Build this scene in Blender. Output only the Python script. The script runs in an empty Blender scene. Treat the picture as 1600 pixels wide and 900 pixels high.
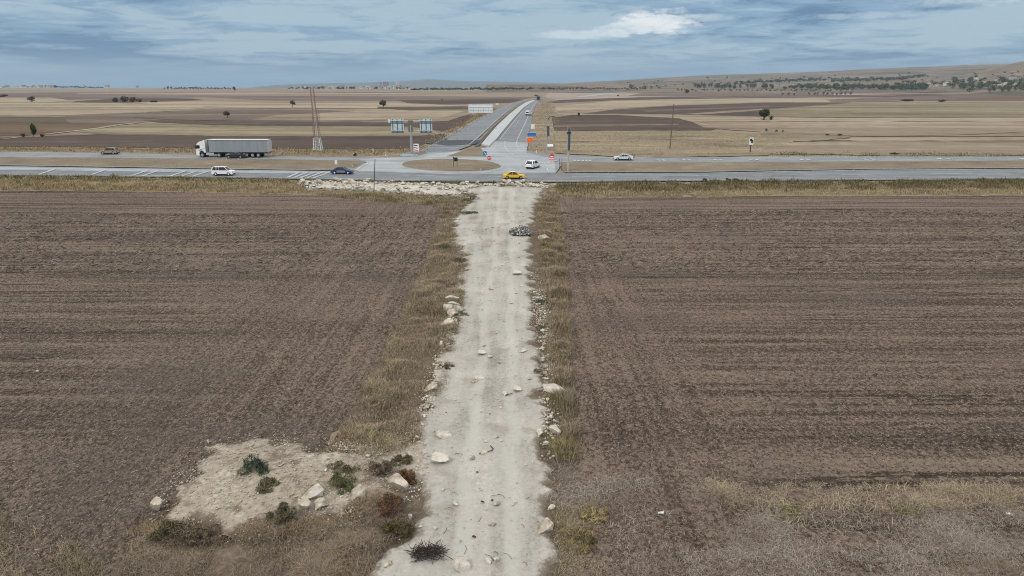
import bpy, bmesh, math, random
import numpy as np
from mathutils import Vector, Matrix

R = math.radians
rng = np.random.default_rng(11)
random.seed(5)
SC = bpy.context.scene
COL = SC.collection

# ------------------------------------------------------------------ camera
F = 1090.0; PITCH = math.atan((450 - 132) / F); ZC = 18.5
cam_d = bpy.data.cameras.new('camera'); cam = bpy.data.objects.new('camera', cam_d); COL.objects.link(cam)
cam.location = (0, 0, ZC); cam.rotation_euler = (math.pi / 2 - PITCH, 0, 0)
cam_d.sensor_width = 36; cam_d.lens = 36 * F / 1600; cam_d.clip_start = 0.5; cam_d.clip_end = 60000
SC.camera = cam
SC.view_settings.view_transform = 'Standard'; SC.view_settings.look = 'None'
SC.view_settings.exposure = 0.0; SC.view_settings.gamma = 1; SC.view_settings.use_curve_mapping = False
SC.cycles.use_denoising = True; SC.cycles.denoising_prefilter = 'NONE'
SC.cycles.max_bounces = 4; SC.cycles.diffuse_bounces = 2; SC.cycles.transparent_max_bounces = 4
SC.cycles.volume_bounces = 0; SC.cycles.filter_width = 1.05

# ------------------------------------------------------------------ sky and sun
SUN_EL, SUN_AZ = R(42), R(215)        # azimuth clockwise from +Y: behind the camera, to its left
w = bpy.data.worlds.new("World"); SC.world = w; w.use_nodes = True
nt = w.node_tree; nt.nodes.clear()
def NN(t, typ, **kw):
    n = t.nodes.new(typ)
    for k, v in kw.items(): setattr(n, k, v)
    return n
def M(t, op, a, b=None, c=None, clamp=False):
    n = t.nodes.new('ShaderNodeMath'); n.operation = op; n.use_clamp = clamp
    for i, v in enumerate((a, b, c)):
        if v is None: continue
        if isinstance(v, (int, float)): n.inputs[i].default_value = v
        else: t.links.new(v, n.inputs[i])
    return n.outputs[0]
def SS(t, v, a, b, lo=0., hi=1.):
    n = t.nodes.new('ShaderNodeMapRange'); n.interpolation_type = 'SMOOTHSTEP'
    t.links.new(v, n.inputs[0]); n.inputs[1].default_value = a; n.inputs[2].default_value = b
    n.inputs[3].default_value = lo; n.inputs[4].default_value = hi
    return n.outputs[0]
def MIX(t, f, a, b, blend='MIX'):
    n = t.nodes.new('ShaderNodeMix'); n.data_type = 'RGBA'; n.blend_type = blend
    for sock, v in ((n.inputs[0], f), (n.inputs[6], a), (n.inputs[7], b)):
        if isinstance(v, (int, float)): sock.default_value = v
        elif isinstance(v, (tuple, list)): sock.default_value = (v[0], v[1], v[2], 1)
        else: t.links.new(v, sock)
    return n.outputs[2]
def NOISE(t, vec, scale, detail=4, rough=.55, dist=0.):
    n = t.nodes.new('ShaderNodeTexNoise'); n.inputs['Scale'].default_value = scale
    n.inputs['Detail'].default_value = detail; n.inputs['Roughness'].default_value = rough
    n.inputs['Distortion'].default_value = dist
    t.links.new(vec, n.inputs['Vector']); return n.outputs['Fac']
def COMB(t, a, b, c):
    n = t.nodes.new('ShaderNodeCombineXYZ')
    for i, v in enumerate((a, b, c)):
        if isinstance(v, (int, float)): n.inputs[i].default_value = v
        else: t.links.new(v, n.inputs[i])
    return n.outputs[0]

sky = NN(nt, 'ShaderNodeTexSky', sky_type='NISHITA', sun_disc=False, sun_elevation=SUN_EL, sun_rotation=SUN_AZ)
sky.altitude = 900; sky.air_density = 1.0; sky.dust_density = 1.0; sky.ozone_density = 1.5
tc = NN(nt, 'ShaderNodeTexCoord'); sep = NN(nt, 'ShaderNodeSeparateXYZ'); nt.links.new(tc.outputs['Generated'], sep.inputs[0])
sx, sy, sz = sep.outputs
zp = M(nt, 'MAXIMUM', sz, 0.0); zo = M(nt, 'ADD', zp, 0.07)
cu = M(nt, 'DIVIDE', sx, zo); cv = M(nt, 'DIVIDE', sy, zo)
p1 = COMB(nt, cu, cv, 3.7)
nA = NOISE(nt, p1, 0.44, 7, .52, .35)
nB = NOISE(nt, COMB(nt, cu, cv, 9.1), 1.6, 9, .64, .5)
nC = NOISE(nt, COMB(nt, cu, cv, 21.3), 0.16, 3, .5)
dens = M(nt, 'ADD', M(nt, 'MULTIPLY', nA, .50), M(nt, 'ADD', M(nt, 'MULTIPLY', nB, .40), M(nt, 'MULTIPLY', nC, .3)))
# colours are radiances that the background strength scales by a tenth
K = 10.0
def c10(r, g, b): return (r * K, g * K, b * K)
lit = SS(nt, dens, .592, .675)
shade = SS(nt, dens, .60, .52)
base = MIX(nt, .86, sky.outputs[0], c10(.215, .36, .525))            # hazy blue deck between the clouds
col = MIX(nt, M(nt, 'MULTIPLY', shade, .8), base, c10(.095, .20, .355))       # heavy undersides
col = MIX(nt, M(nt, 'MULTIPLY', lit, .85), col, c10(.44, .575, .665))             # lit veils
# calm band over the horizon
hb = SS(nt, zp, .04, .008)
col = MIX(nt, M(nt, 'MULTIPLY', hb, .8), col, c10(.24, .39, .54))
# the white cumulus beyond the hills, with smaller ones beside it
az = M(nt, 'ARCTAN2', sx, sy)
cn = NOISE(nt, COMB(nt, M(nt, 'MULTIPLY', az, 26.), M(nt, 'MULTIPLY', zp, 75.), 1.3), 1.6, 9, .62)
def cumulus(a0, e0, sa, se, amp):
    da = M(nt, 'DIVIDE', M(nt, 'SUBTRACT', az, a0), sa); de = M(nt, 'DIVIDE', M(nt, 'SUBTRACT', zp, e0), se)
    d = M(nt, 'ADD', M(nt, 'MULTIPLY', da, da), M(nt, 'MULTIPLY', de, de))
    v = M(nt, 'ADD', M(nt, 'SUBTRACT', 1.0, d), M(nt, 'MULTIPLY', M(nt, 'SUBTRACT', cn, .5), amp))
    return SS(nt, v, .05, 1.0)
for a0, e0, sa, se, amp, op, cc in ((.19, .078, .066, .020, 2.6, .95, (.90, .93, .94)), (.095, .064, .08, .0075, 2.0, .9, (.66, .76, .82)), (.15, .070, .05, .010, 2.2, .9, (.74, .82, .86)),
                                    (.245, .083, .06, .006, 2.2, .6, (.60, .72, .79)), (.45, .080, .09, .005, 2.4, .55, (.55, .67, .74)),
                                    (.60, .100, .16, .018, 1.8, .75, (.62, .70, .74)), (.56, .120, .26, .012, 1.6, .75, (.55, .64, .69))):
    col = MIX(nt, M(nt, 'MULTIPLY', cumulus(a0, e0, sa, se, amp), op), col, c10(*cc))
# the deck is brighter high overhead
up = SS(nt, zp, .14, .75)
col = MIX(nt, M(nt, 'MULTIPLY', up, .85), col, c10(1.46, 1.40, 1.33))
bg = NN(nt, 'ShaderNodeBackground'); bg.inputs[1].default_value = 0.1
nt.links.new(col, bg.inputs[0])
wo = NN(nt, 'ShaderNodeOutputWorld'); nt.links.new(bg.outputs[0], wo.inputs[0])

sun_d = bpy.data.lights.new('sun', 'SUN'); sun_d.energy = 1.5; sun_d.angle = R(12); sun_d.color = (1, .93, .82)
sun = bpy.data.objects.new('sun', sun_d); COL.objects.link(sun)
sd = Vector((math.sin(SUN_AZ) * math.cos(SUN_EL), math.cos(SUN_AZ) * math.cos(SUN_EL), math.sin(SUN_EL)))
sun.rotation_euler = sd.to_track_quat('Z', 'Y').to_euler(); sun.location = (0, 0, 200)

# ------------------------------------------------------------------ land form
HB = ((-5000., 0.), (119., 0.), (172., 2.4), (3300., 2.4), (3700., -4.), (11500., -140.))       # a low embankment carries the highway
def lerp_list(v, pts):
    xs = [p[0] for p in pts]; ys = [p[1] for p in pts]
    return np.interp(v, xs, ys)
def h_base(y): return lerp_list(y, HB)
CREST = ((740, 141), (780, 138), (830, 133.4), (870, 131), (920, 128), (960, 125.8), (1040, 121), (1120, 117), (1200, 114.5), (1280, 112), (1360, 107.5), (1440, 104.5),
         (1520, 101), (1600, 98.5), (1700, 94), (1900, 88), (2300, 84))
KNOLL = ((1440, 131), (1500, 118), (1540, 108), (1575, 99), (1600, 94.5), (1660, 86), (1760, 80), (1900, 84), (2300, 100))
def px_of_az(x, y):
    return 800 + F * (x / np.maximum(y, 1.)) * math.cos(PITCH) * 1.0 / 1.0
def _hill(x, y, prof, r0, rc, power, rough):
    r = np.hypot(x, y); px = 800 + F * x / np.maximum(y * math.cos(PITCH) , 1.)
    e = (132 - lerp_list(px, prof)) / F * math.cos(PITCH)
    hc = ZC + e * math.cos(PITCH) * np.maximum(y, 1.) / np.maximum(r, 1.) * rc
    t = np.clip((r - r0) / (rc - r0), 0, 1)
    up_ = t ** power * (1 - .0 * t)
    dn = np.clip(1 - (r - rc) / (rc * .5), 0, 1); dn = dn * dn * (3 - 2 * dn)
    hh = (hc - 1.4) * up_ * np.where(r > rc, dn, 1.)
    n = (fbm(x / 420., y / 420., 4) - .5) * rough * np.clip(t * 3, 0, 1) * (1 - t ** 4)
    return 1.4 + hh + n
def _hash(ix, iy):
    v = np.sin(ix * 127.1 + iy * 311.7) * 43758.5453
    return v - np.floor(v)
def vnoise(x, y):
    x = np.asarray(x, float); y = np.asarray(y, float)
    ix = np.floor(x); iy = np.floor(y); fx = x - ix; fy = y - iy
    fx = fx * fx * (3 - 2 * fx); fy = fy * fy * (3 - 2 * fy)
    a = _hash(ix, iy); b = _hash(ix + 1, iy); c = _hash(ix, iy + 1); d = _hash(ix + 1, iy + 1)
    return (a + (b - a) * fx) * (1 - fy) + (c + (d - c) * fx) * fy
def fbm(x, y, o=4):
    s = 0; a = .5; t = 0
    for i in range(o):
        s = s + a * vnoise(np.asarray(x) * 2 ** i + i * 17.3, np.asarray(y) * 2 ** i - i * 9.1); t += a; a *= .5
    return s / t
R0, RC = 1500., 4800.
K0, KC = 1350., 2700.
def hill(x, y): return np.maximum(_hill(x, y, CREST, R0, RC, 1.25, 16.), _hill(x, y, KNOLL, K0, KC, 1.1, 8.))
MOUND = None
def mound_z(x, y):
    if MOUND is None: return 0. * np.asarray(x, float)
    (cx, cy, ax, ay, hh, ang) = MOUND
    ca, sa_ = math.cos(ang), math.sin(ang)
    u = ((x - cx) * ca + (y - cy) * sa_) / ax; v = (-(x - cx) * sa_ + (y - cy) * ca) / ay
    d = np.clip(1 - u * u - v * v, 0, 1)
    return hh * d * d * (3 - 2 * d) * (.7 + .6 * fbm(np.asarray(x) / 2.1, np.asarray(y) / 2.1, 3))
def H(x, y):
    x = np.asarray(x, float); y = np.asarray(y, float)
    b = h_base(y)
    far = np.hypot(x, y) > 1300
    if np.any(far): b = np.where(far, np.maximum(b, hill(x, y)), b)
    if MOUND is not None and np.any(y < 60): b = b + mound_z(x, y)
    return b
CP, SP = math.cos(PITCH), math.sin(PITCH)
def ray(px, py):
    a = (px - 800) / F; b = (450 - py) / F
    return a, CP + b * SP, -SP + b * CP
def G(px, py):
    """where the line of sight through a pixel of the photo meets the land"""
    dx, dy, dz = ray(px, py)
    t = 8.; st = 4.; last = t
    while t < 12000:
        if ZC + dz * t < float(H(dx * t, dy * t)): break
        last = t; t += max(1.5, t * .012)
    if t >= 6500: return G(px, py + .2)
    a, b = last, t
    for _ in range(40):
        m = (a + b) / 2
        if ZC + dz * m < float(H(dx * m, dy * m)): b = m
        else: a = m
    x, y = dx * b, dy * b
    return Vector((x, y, float(H(x, y))))
def mpp(p): return (p.y * CP - (p.z - ZC) * SP) / F         # metres a pixel covers at a point
def GP(pts): return [G(*p) for p in pts]

# ------------------------------------------------------------------ helpers
def tag(o, label=None, cat=None, group=None, kind=None):
    if label: o['label'] = label
    if cat: o['category'] = cat
    if group: o['group'] = group
    if kind: o['kind'] = kind
    return o
def link(o, parent=None):
    COL.objects.link(o)
    if parent: o.parent = parent
    return o
def empty(name, loc, rz=0.):
    o = bpy.data.objects.new(name, None); o.location = loc; o.rotation_euler = (0, 0, rz); o.empty_display_size = .3
    return link(o)
class MB:
    def __init__(s): s.v = []; s.f = []; s.mi = []
    def add(s, vs, fs, mi=0):
        n = len(s.v); s.v += [tuple(v) for v in vs]; s.f += [tuple(i + n for i in f) for f in fs]; s.mi += [mi] * len(fs); return s
    def box(s, c, d, mi=0, m=None):
        x, y, z = d[0] / 2, d[1] / 2, d[2] / 2
        vs = [Vector((i * x, j * y, k * z)) for k in (-1, 1) for j in (-1, 1) for i in (-1, 1)]
        if m: vs = [m @ v for v in vs]
        vs = [v + Vector(c) for v in vs]
        return s.add(vs, [(0, 2, 3, 1), (4, 5, 7, 6), (0, 1, 5, 4), (2, 6, 7, 3), (0, 4, 6, 2), (1, 3, 7, 5)], mi)
    def tube(s, a, b, r1, r2=None, n=8, mi=0):
        a, b = Vector(a), Vector(b); r2 = r1 if r2 is None else r2
        d = (b - a).normalized(); u = d.orthogonal().normalized(); v_ = d.cross(u)
        vs = []
        for p, r in ((a, r1), (b, r2)):
            for i in range(n):
                t = 2 * math.pi * i / n; vs.append(p + (u * math.cos(t) + v_ * math.sin(t)) * r)
        fs = [(i, (i + 1) % n, n + (i + 1) % n, n + i) for i in range(n)] + [tuple(range(n))[::-1], tuple(range(n, 2 * n))]
        return s.add(vs, fs, mi)
    def prism(s, poly, y0, y1, mi=0):
        """polygon in xz pushed along y"""
        n = len(poly)
        vs = [(x, y0, z) for x, z in poly] + [(x, y1, z) for x, z in poly]
        return s.add(vs, [tuple(range(n)), tuple(range(2 * n - 1, n - 1, -1))] + [(i, n + i, n + (i + 1) % n, (i + 1) % n) for i in range(n)], mi)
    def loft(s, rings, mi=0, cap=True):
        n = len(rings[0]); vs = [v for r in rings for v in r]; fs = []
        for k in range(len(rings) - 1):
            for i in range(n):
                j = (i + 1) % n; fs.append((k * n + i, k * n + j, (k + 1) * n + j, (k + 1) * n + i))
        if cap: fs += [tuple(range(n))[::-1], tuple(range((len(rings) - 1) * n, len(rings) * n))]
        return s.add(vs, fs, mi)
    def build(s, name, mats, parent=None, smooth=False, tri=False):
        me = bpy.data.meshes.new(name); me.from_pydata(s.v, [], s.f); 
        mats = mats if isinstance(mats, (list, tuple)) else [mats]
        for m in mats: me.materials.append(m)
        if len(mats) > 1: me.polygons.foreach_set('material_index', s.mi)
        bm = bmesh.new(); bm.from_mesh(me)
        bmesh.ops.recalc_face_normals(bm, faces=bm.faces)
        if tri: bmesh.ops.triangulate(bm, faces=bm.faces)
        bm.to_mesh(me); bm.free()
        if smooth: me.polygons.foreach_set('use_smooth', [True] * len(me.polygons))
        me.update()
        return link(bpy.data.objects.new(name, me), parent)
def np_mesh(name, V, faces, mats, smooth=False, mi=None, colors=None):
    """faces: (n,k) array"""
    me = bpy.data.meshes.new(name); V = np.asarray(V, np.float32); faces = np.asarray(faces, np.int32); k = faces.shape[1]
    me.vertices.add(len(V)); me.vertices.foreach_set('co', V.ravel())
    me.loops.add(faces.size); me.loops.foreach_set('vertex_index', faces.ravel())
    me.polygons.add(len(faces)); me.polygons.foreach_set('loop_start', np.arange(0, faces.size, k, dtype=np.int32))
    me.polygons.foreach_set('loop_total', np.full(len(faces), k, np.int32))
    if mi is not None: me.polygons.foreach_set('material_index', np.asarray(mi, np.int32))
    me.polygons.foreach_set('use_smooth', np.full(len(faces), smooth))
    for m in (mats if isinstance(mats, (list, tuple)) else [mats]): me.materials.append(m)
    if colors is not None:
        a = me.color_attributes.new('tint', 'FLOAT_COLOR', 'POINT')
        c = np.ones((len(V), 4), np.float32); c[:, :3] = colors; a.data.foreach_set('color', c.ravel())
    me.update(calc_edges=True); me.validate()
    return me
def copy_tree(o, parent=None):
    c = o.copy(); COL.objects.link(c)
    if parent: c.parent = parent
    for ch in o.children: copy_tree(ch, c)
    return c

# ------------------------------------------------------------------ materials
MATS = {}
def new_mat(name):
    m = bpy.data.materials.new(name); m.use_nodes = True; t = m.node_tree
    b = t.nodes['Principled BSDF']; b.inputs['Specular IOR Level'].default_value = .25
    return m, t, b
def solid(name, c, rough=.6, metal=0., var=.15, scale=3., spec=.3):
    if name in MATS: return MATS[name]
    m, t, b = new_mat(name)
    tcn = NN(t, 'ShaderNodeTexCoord'); n = NOISE(t, tcn.outputs['Object'], scale, 5, .6)
    lo = tuple(x * (1 - var) for x in c); hi = tuple(min(1, x * (1 + var)) for x in c)
    t.links.new(MIX(t, SS(t, n, .3, .7), lo, hi), b.inputs['Base Color'])
    b.inputs['Roughness'].default_value = rough; b.inputs['Metallic'].default_value = metal
    b.inputs['Specular IOR Level'].default_value = spec
    MATS[name] = m; return m
def tinted(name, rough=.8):
    m, t, b = new_mat(name)
    a = NN(t, 'ShaderNodeAttribute', attribute_name='tint'); t.links.new(a.outputs['Color'], b.inputs['Base Color'])
    b.inputs['Roughness'].default_value = rough; b.inputs['Specular IOR Level'].default_value = .1
    return m
def VSCALE(t, vec, s, rot=0.):
    n = NN(t, 'ShaderNodeMapping'); n.inputs['Scale'].default_value = s; n.inputs['Rotation'].default_value = (0, 0, rot)
    t.links.new(vec, n.inputs['Vector']); return n.outputs[0]
def ground_mat(name, dark, mid, light, big=.02, streak=(.03, .5), fine=2.5, rot=0., bump=.0, bump_scale=6., fine_amt=.5, streak_amt=.6, patch=None, rough=.95, fade=None):
    """earth: broad patches, drawn-out furrow streaks and fine speckle"""
    m, t, b = new_mat(name)
    tcn = NN(t, 'ShaderNodeTexCoord'); P = tcn.outputs['Object']
    n1 = NOISE(t, P, big, 4, .55)
    n2 = NOISE(t, VSCALE(t, P, (streak[0], streak[1], 1), rot), 1., 5, .62)
    n3 = NOISE(t, VSCALE(t, P, (1, 1, .3)), fine, 6, .72)
    v = M(t, 'ADD', M(t, 'MULTIPLY', M(t, 'SUBTRACT', n2, .5), streak_amt), M(t, 'MULTIPLY', M(t, 'SUBTRACT', n3, .5), fine_amt))
    v = M(t, 'ADD', M(t, 'ADD', v, .5), M(t, 'MULTIPLY', M(t, 'SUBTRACT', n1, .5), .5))
    c = MIX(t, SS(t, v, .33, .49), dark, mid); c = MIX(t, SS(t, v, .51, .70), c, light)
    if patch:
        pc, ps, p0, p1_ = patch
        c = MIX(t, M(t, 'MULTIPLY', SS(t, NOISE(t, VSCALE(t, P, (1, 1, 1)), ps, 5, .6), p0, p1_), .8), c, pc)
    if fade: c = fade_to_soil(t, c, P, fade)
    t.links.new(c, b.inputs['Base Color']); b.inputs['Roughness'].default_value = rough
    b.inputs['Specular IOR Level'].default_value = .08
    if bump:
        bn = NN(t, 'ShaderNodeBump'); bn.inputs['Strength'].default_value = bump; bn.inputs['Distance'].default_value = .12
        hN = NOISE(t, P, bump_scale, 6, .7); t.links.new(hN, bn.inputs['Height']); t.links.new(bn.outputs[0], b.inputs['Normal'])
    return m

# ------------------------------------------------------------------ haze
mh = MB(); mh.box((0, 5400, 60), (18000, 12900, 440))
hz = mh.build('haze', [])
hm = bpy.data.materials.new('haze_air'); hm.use_nodes = True; t = hm.node_tree; t.nodes.clear()
pv = NN(t, 'ShaderNodeVolumePrincipled'); pv.inputs['Color'].default_value = (.66, .83, 1, 1); pv.inputs['Density'].default_value = 7.5e-5
ho = NN(t, 'ShaderNodeOutputMaterial'); t.links.new(pv.outputs[0], ho.inputs['Volume'])
hz.data.materials.append(hm); tag(hz, kind='stuff', label='thin blue haze over the whole plain', cat='haze')

# ------------------------------------------------------------------ the ground
tan_m = ground_mat('dry_earth', (.17, .135, .10), (.24, .195, .145), (.33, .275, .205), .006, (.004, .09), .6, fine_amt=.35, streak_amt=.8)
xs = [-8500, -2500, -600, -150, 0, 150, 600, 2500, 8500]; ys = [-900, -40, 119, 172, 400, 1000, 2000, 3300, 3700, 11500]
gV = [(x, y, float(h_base(y))) for y in ys for x in xs]
gF = [(j * 9 + i, j * 9 + i + 1, (j + 1) * 9 + i + 1, (j + 1) * 9 + i) for j in range(9) for i in range(8)]
g = MB().add(gV, gF).build('ground', tan_m); tag(g, kind='structure')

BREAKS = (119., 172.)
def sheet(name, pxpoly, off, mat, world=False, kind='structure', thick=0., kerb=None, label=None):
    P = [Vector((p[0], p[1], 0)) for p in (pxpoly if world else GP(pxpoly))]
    bm = bmesh.new(); f = bm.faces.new([bm.verts.new((p.x, p.y, 0)) for p in P])
    bmesh.ops.recalc_face_normals(bm, faces=bm.faces)
    if f.normal.z < 0: f.normal_flip()
    if kerb:
        r = bmesh.ops.inset_region(bm, faces=[f], thickness=kerb[0], use_even_offset=True)
        for q in r['faces']: q.material_index = 1
    for yb in BREAKS:
        bmesh.ops.bisect_plane(bm, geom=bm.verts[:] + bm.edges[:] + bm.faces[:], plane_co=(0, yb, 0), plane_no=(0, 1, 0))
    bmesh.ops.triangulate(bm, faces=bm.faces[:])
    if thick:
        outer = [e for e in bm.edges if e.is_boundary]
        r = bmesh.ops.extrude_edge_only(bm, edges=outer)
        low = {v for v in r['geom'] if isinstance(v, bmesh.types.BMVert)}
        for q in (x for x in r['geom'] if isinstance(x, bmesh.types.BMFace)): q.material_index = 1 if kerb else 0
        for v in bm.verts: v.co.z = float(h_base(v.co.y)) + off + (0 if v in low else thick)
    else:
        for v in bm.verts: v.co.z = float(h_base(v.co.y)) + off
    bmesh.ops.recalc_face_normals(bm, faces=bm.faces)
    me = bpy.data.meshes.new(name); bm.to_mesh(me); bm.free()
    for m in (mat if isinstance(mat, (list, tuple)) else [mat]): me.materials.append(m)
    o = link(bpy.data.objects.new(name, me)); tag(o, label=label, kind=kind); return o
def ribbon_pts(P, width, side=0.):
    """two edges of a strip along world points"""
    L, Rr = [], []
    for i, p in enumerate(P):
        d = (P[min(i + 1, len(P) - 1)] - P[max(i - 1, 0)]); d.z = 0; d.normalize(); n = Vector((-d.y, d.x, 0))
        L.append(p + n * (side + width / 2)); Rr.append(p + n * (side - width / 2))
    return L + Rr[::-1]

# far fields, each a sheet of its own; (material key, outline in the photo)
FM = {
 'straw':  ground_mat('pale_stubble', (.215, .175, .128), (.305, .252, .182), (.39, .328, .24), .008, (.004, .045), .12, fine_amt=.55, streak_amt=1.1),
 'tan':    ground_mat('tan_stubble', (.16, .125, .09), (.235, .188, .138), (.32, .262, .195), .01, (.004, .045), .12, fine_amt=.55, streak_amt=1.1),
 'olive':  ground_mat('olive_stubble', (.14, .115, .078), (.205, .17, .115), (.285, .24, .165), .01, (.005, .045), .12, fine_amt=.55, streak_amt=1.1),
 'brown':  ground_mat('turned_earth', (.068, .050, .041), (.090, .066, .055), (.125, .095, .078), .012, (.006, .045), .12, fine_amt=.55, streak_amt=1.1),
 'mauve':  ground_mat('dry_turned_earth', (.115, .085, .070), (.15, .114, .096), (.21, .163, .135), .008, (.004, .045), .12, fine_amt=.55, streak_amt=1.1),
 'red':    ground_mat('reddish_earth', (.10, .068, .048), (.13, .09, .063), (.17, .12, .086), .012, (.006, .045), .12, fine_amt=.55, streak_amt=1.1),
 'oliveb': ground_mat('olive_earth', (.08, .067, .043), (.105, .088, .057), (.14, .117, .078), .012, (.006, .045), .12, fine_amt=.55, streak_amt=1.1),
 'pink':   ground_mat('pinkish_stubble', (.24, .19, .165), (.31, .25, .215), (.37, .31, .26), .006, (.003, .045), .12, fine_amt=.55, streak_amt=1.1),
 'rough':  ground_mat('rough_grassland', (.13, .105, .07), (.235, .195, .135), (.33, .28, .195), .03, (.04, .16), .9, fine_amt=.6, streak_amt=.7),
 'hedge':  ground_mat('weedy_field_edge', (.055, .047, .032), (.085, .07, .048), (.14, .115, .08), .05, (.02, .1), .8, fine_amt=.6, streak_amt=.4),
}
FIELDS = (
 # left of the side road, far to near
 ('tan', ((-400, 138.6), (260, 138.2), (500, 138.6), (780, 140), (830, 143), (790, 146), (500, 144), (-400, 144))),
 ('mauve', ((-400, 144), (120, 141.5), (340, 143.5), (640, 143), (640, 145), (300, 147), (-400, 150))),
 ('pink', ((120, 144.5), (420, 144.2), (640, 145.2), (640, 147), (420, 146.6), (120, 146.8))),
 ('mauve', ((-400, 147), (60, 146), (320, 149), (640, 150), (840, 152), (800, 158), (600, 158), (420, 157), (320, 152), (130, 155), (60, 159), (-400, 160))),
 ('straw', ((-400, 153), (80, 152.5), (110, 157), (70, 160), (-400, 160))),
 ('brown', ((620, 157), (700, 155.5), (800, 154), (820, 156), (795, 161), (700, 163.5), (640, 161.5))),
 ('brown', ((120, 158), (200, 152.6), (300, 154), (320, 156.5), (230, 160.2), (110, 160.4))),
 ('straw', ((320, 158), (420, 161), (620, 161), (720, 165), (640, 169), (420, 169.4), (260, 164), (200, 160))),
 ('straw', ((-400, 160.6), (140, 160.4), (300, 164.5), (330, 168), (220, 175), (100, 180.5), (-400, 182))),
 ('tan', ((330, 170.6), (640, 170.6), (735, 172), (690, 186), (520, 191), (330, 187), (220, 183), (230, 176))),
 ('straw', ((500, 172), (640, 172), (725, 174), (690, 184), (500, 189))),
 ('brown', ((590, 167), (735, 166.2), (735, 171), (640, 172.5), (590, 169.5))),
 ('mauve', ((100, 181.5), (210, 177), (330, 172), (430, 171.6), (560, 173.5), (430, 180), (390, 188), (220, 189), (110, 184))),
 ('oliveb', ((-400, 183), (90, 182.4), (150, 186), (120, 193), (-400, 193))),
 ('mauve', ((95, 182), (220, 184.6), (260, 189), (200, 193), (110, 193))),
 ('red', ((-400, 192.5), (210, 192.5), (130, 202), (40, 212.5), (-400, 216))),
 ('brown', ((220, 188), (330, 188.5), (640, 192), (700, 189), (735, 178), (742, 181), (720, 197), (690, 206), (640, 198), (330, 196), (240, 191))),
 ('olive', ((240, 192), (340, 196.5), (640, 198), (690, 206), (660, 213), (340, 213), (150, 209), (110, 206))),
 ('brown', ((-400, 224), (60, 214), (150, 210), (340, 213.2), (640, 213.2), (695, 209), (650, 232), (560, 233), (300, 232), (120, 230), (-400, 228))),
 # right of the side road, far to near
 ('pink', ((860, 141), (1100, 139.5), (1290, 144), (1460, 147), (1330, 150), (1040, 152), (880, 158), (850, 152))),
 ('mauve', ((1000, 146), (1180, 144.5), (1300, 147), (1300, 149.5), (1060, 151), (980, 150))),
 ('brown', ((852, 160), (880, 156), (1000, 152), (1280, 149), (1600, 145), (2100, 143), (2100, 146), (1400, 152), (1280, 152), (1060, 154.5), (960, 156.5), (870, 161))),
 ('straw', ((865, 175), (870, 166), (960, 158), (1060, 155), (1340, 153), (1340, 160), (1200, 160), (1060, 164), (960, 170))),
 ('red', ((1430, 157.5), (1560, 149), (2100, 144), (2100, 154), (1600, 157.5))),
 ('mauve', ((1290, 156), (1400, 151.4), (1520, 148), (1600, 147), (1480, 155), (1400, 158.6), (1300, 159.6))),
 ('brown', ((862, 184), (960, 171.5), (1060, 165), (1200, 160.5), (1330, 160.5), (1200, 171), (1250, 178), (1180, 184), (1110, 204), (960, 205), (866, 204))),
 ('mauve', ((1000, 173), (1100, 169), (1200, 166), (1205, 167.4), (1100, 171), (1010, 175))), ('tan', ((1070, 178.2), (1130, 174), (1190, 170), (1195, 172), (1140, 176), (1090, 179.4))), ('mauve', ((866, 196), (960, 194.6), (1060, 194), (1060, 196), (960, 197), (866, 199))), ('mauve', ((1080, 152), (1280, 150.2), (1400, 148.6), (1400, 149.8), (1280, 151.2), (1100, 153))),
 ('olive', ((1200, 171), (1330, 160.8), (2300, 161), (2300, 181), (1600, 184), (1280, 184), (1190, 183))),
 ('straw', ((880, 178.3), (960, 178), (1060, 179.3), (1160, 182), (1280, 184.5), (2300, 182), (2300, 190), (1280, 190), (1080, 189.5), (1060, 185), (960, 180), (880, 180))),
 ('tan', ((1080, 190), (1280, 190.5), (2300, 190), (2300, 213), (1360, 214), (1160, 205), (1100, 200))),
 ('rough', ((866, 206), (960, 205), (1110, 204.5), (1240, 208), (1330, 216), (1240, 222), (1200, 244), (1000, 247), (868, 240))),
 ('olive', ((1180, 206), (1290, 208), (1330, 214), (1290, 220), (1200, 219))),
 ('straw', ((1340, 216), (2300, 212), (2300, 218), (1380, 221), (1290, 221))),
 ('tan', ((1200, 223), (1330, 221.5), (2300, 218), (2300, 243), (1400, 244.5), (1190, 241))),
)
def ragged(poly):
    out = []
    for (x0, y0), (x1, y1) in zip(poly, poly[1:] + poly[:1]):
        n = max(1, min(40, int(math.hypot(x1 - x0, y1 - y0) / 14)))
        for k in range(n):
            f = k / n; j = .55 * max(.25, (y0 - 136) / 60) if n > 1 else 0
            out.append((x0 + (x1 - x0) * f, y0 + (y1 - y0) * f + random.uniform(-j, j) * .6))
    return tuple(out)
for i, (k, poly) in enumerate(FIELDS):
    sheet('field', ragged(poly), .03 + .004 * i, FM[k])
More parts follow.
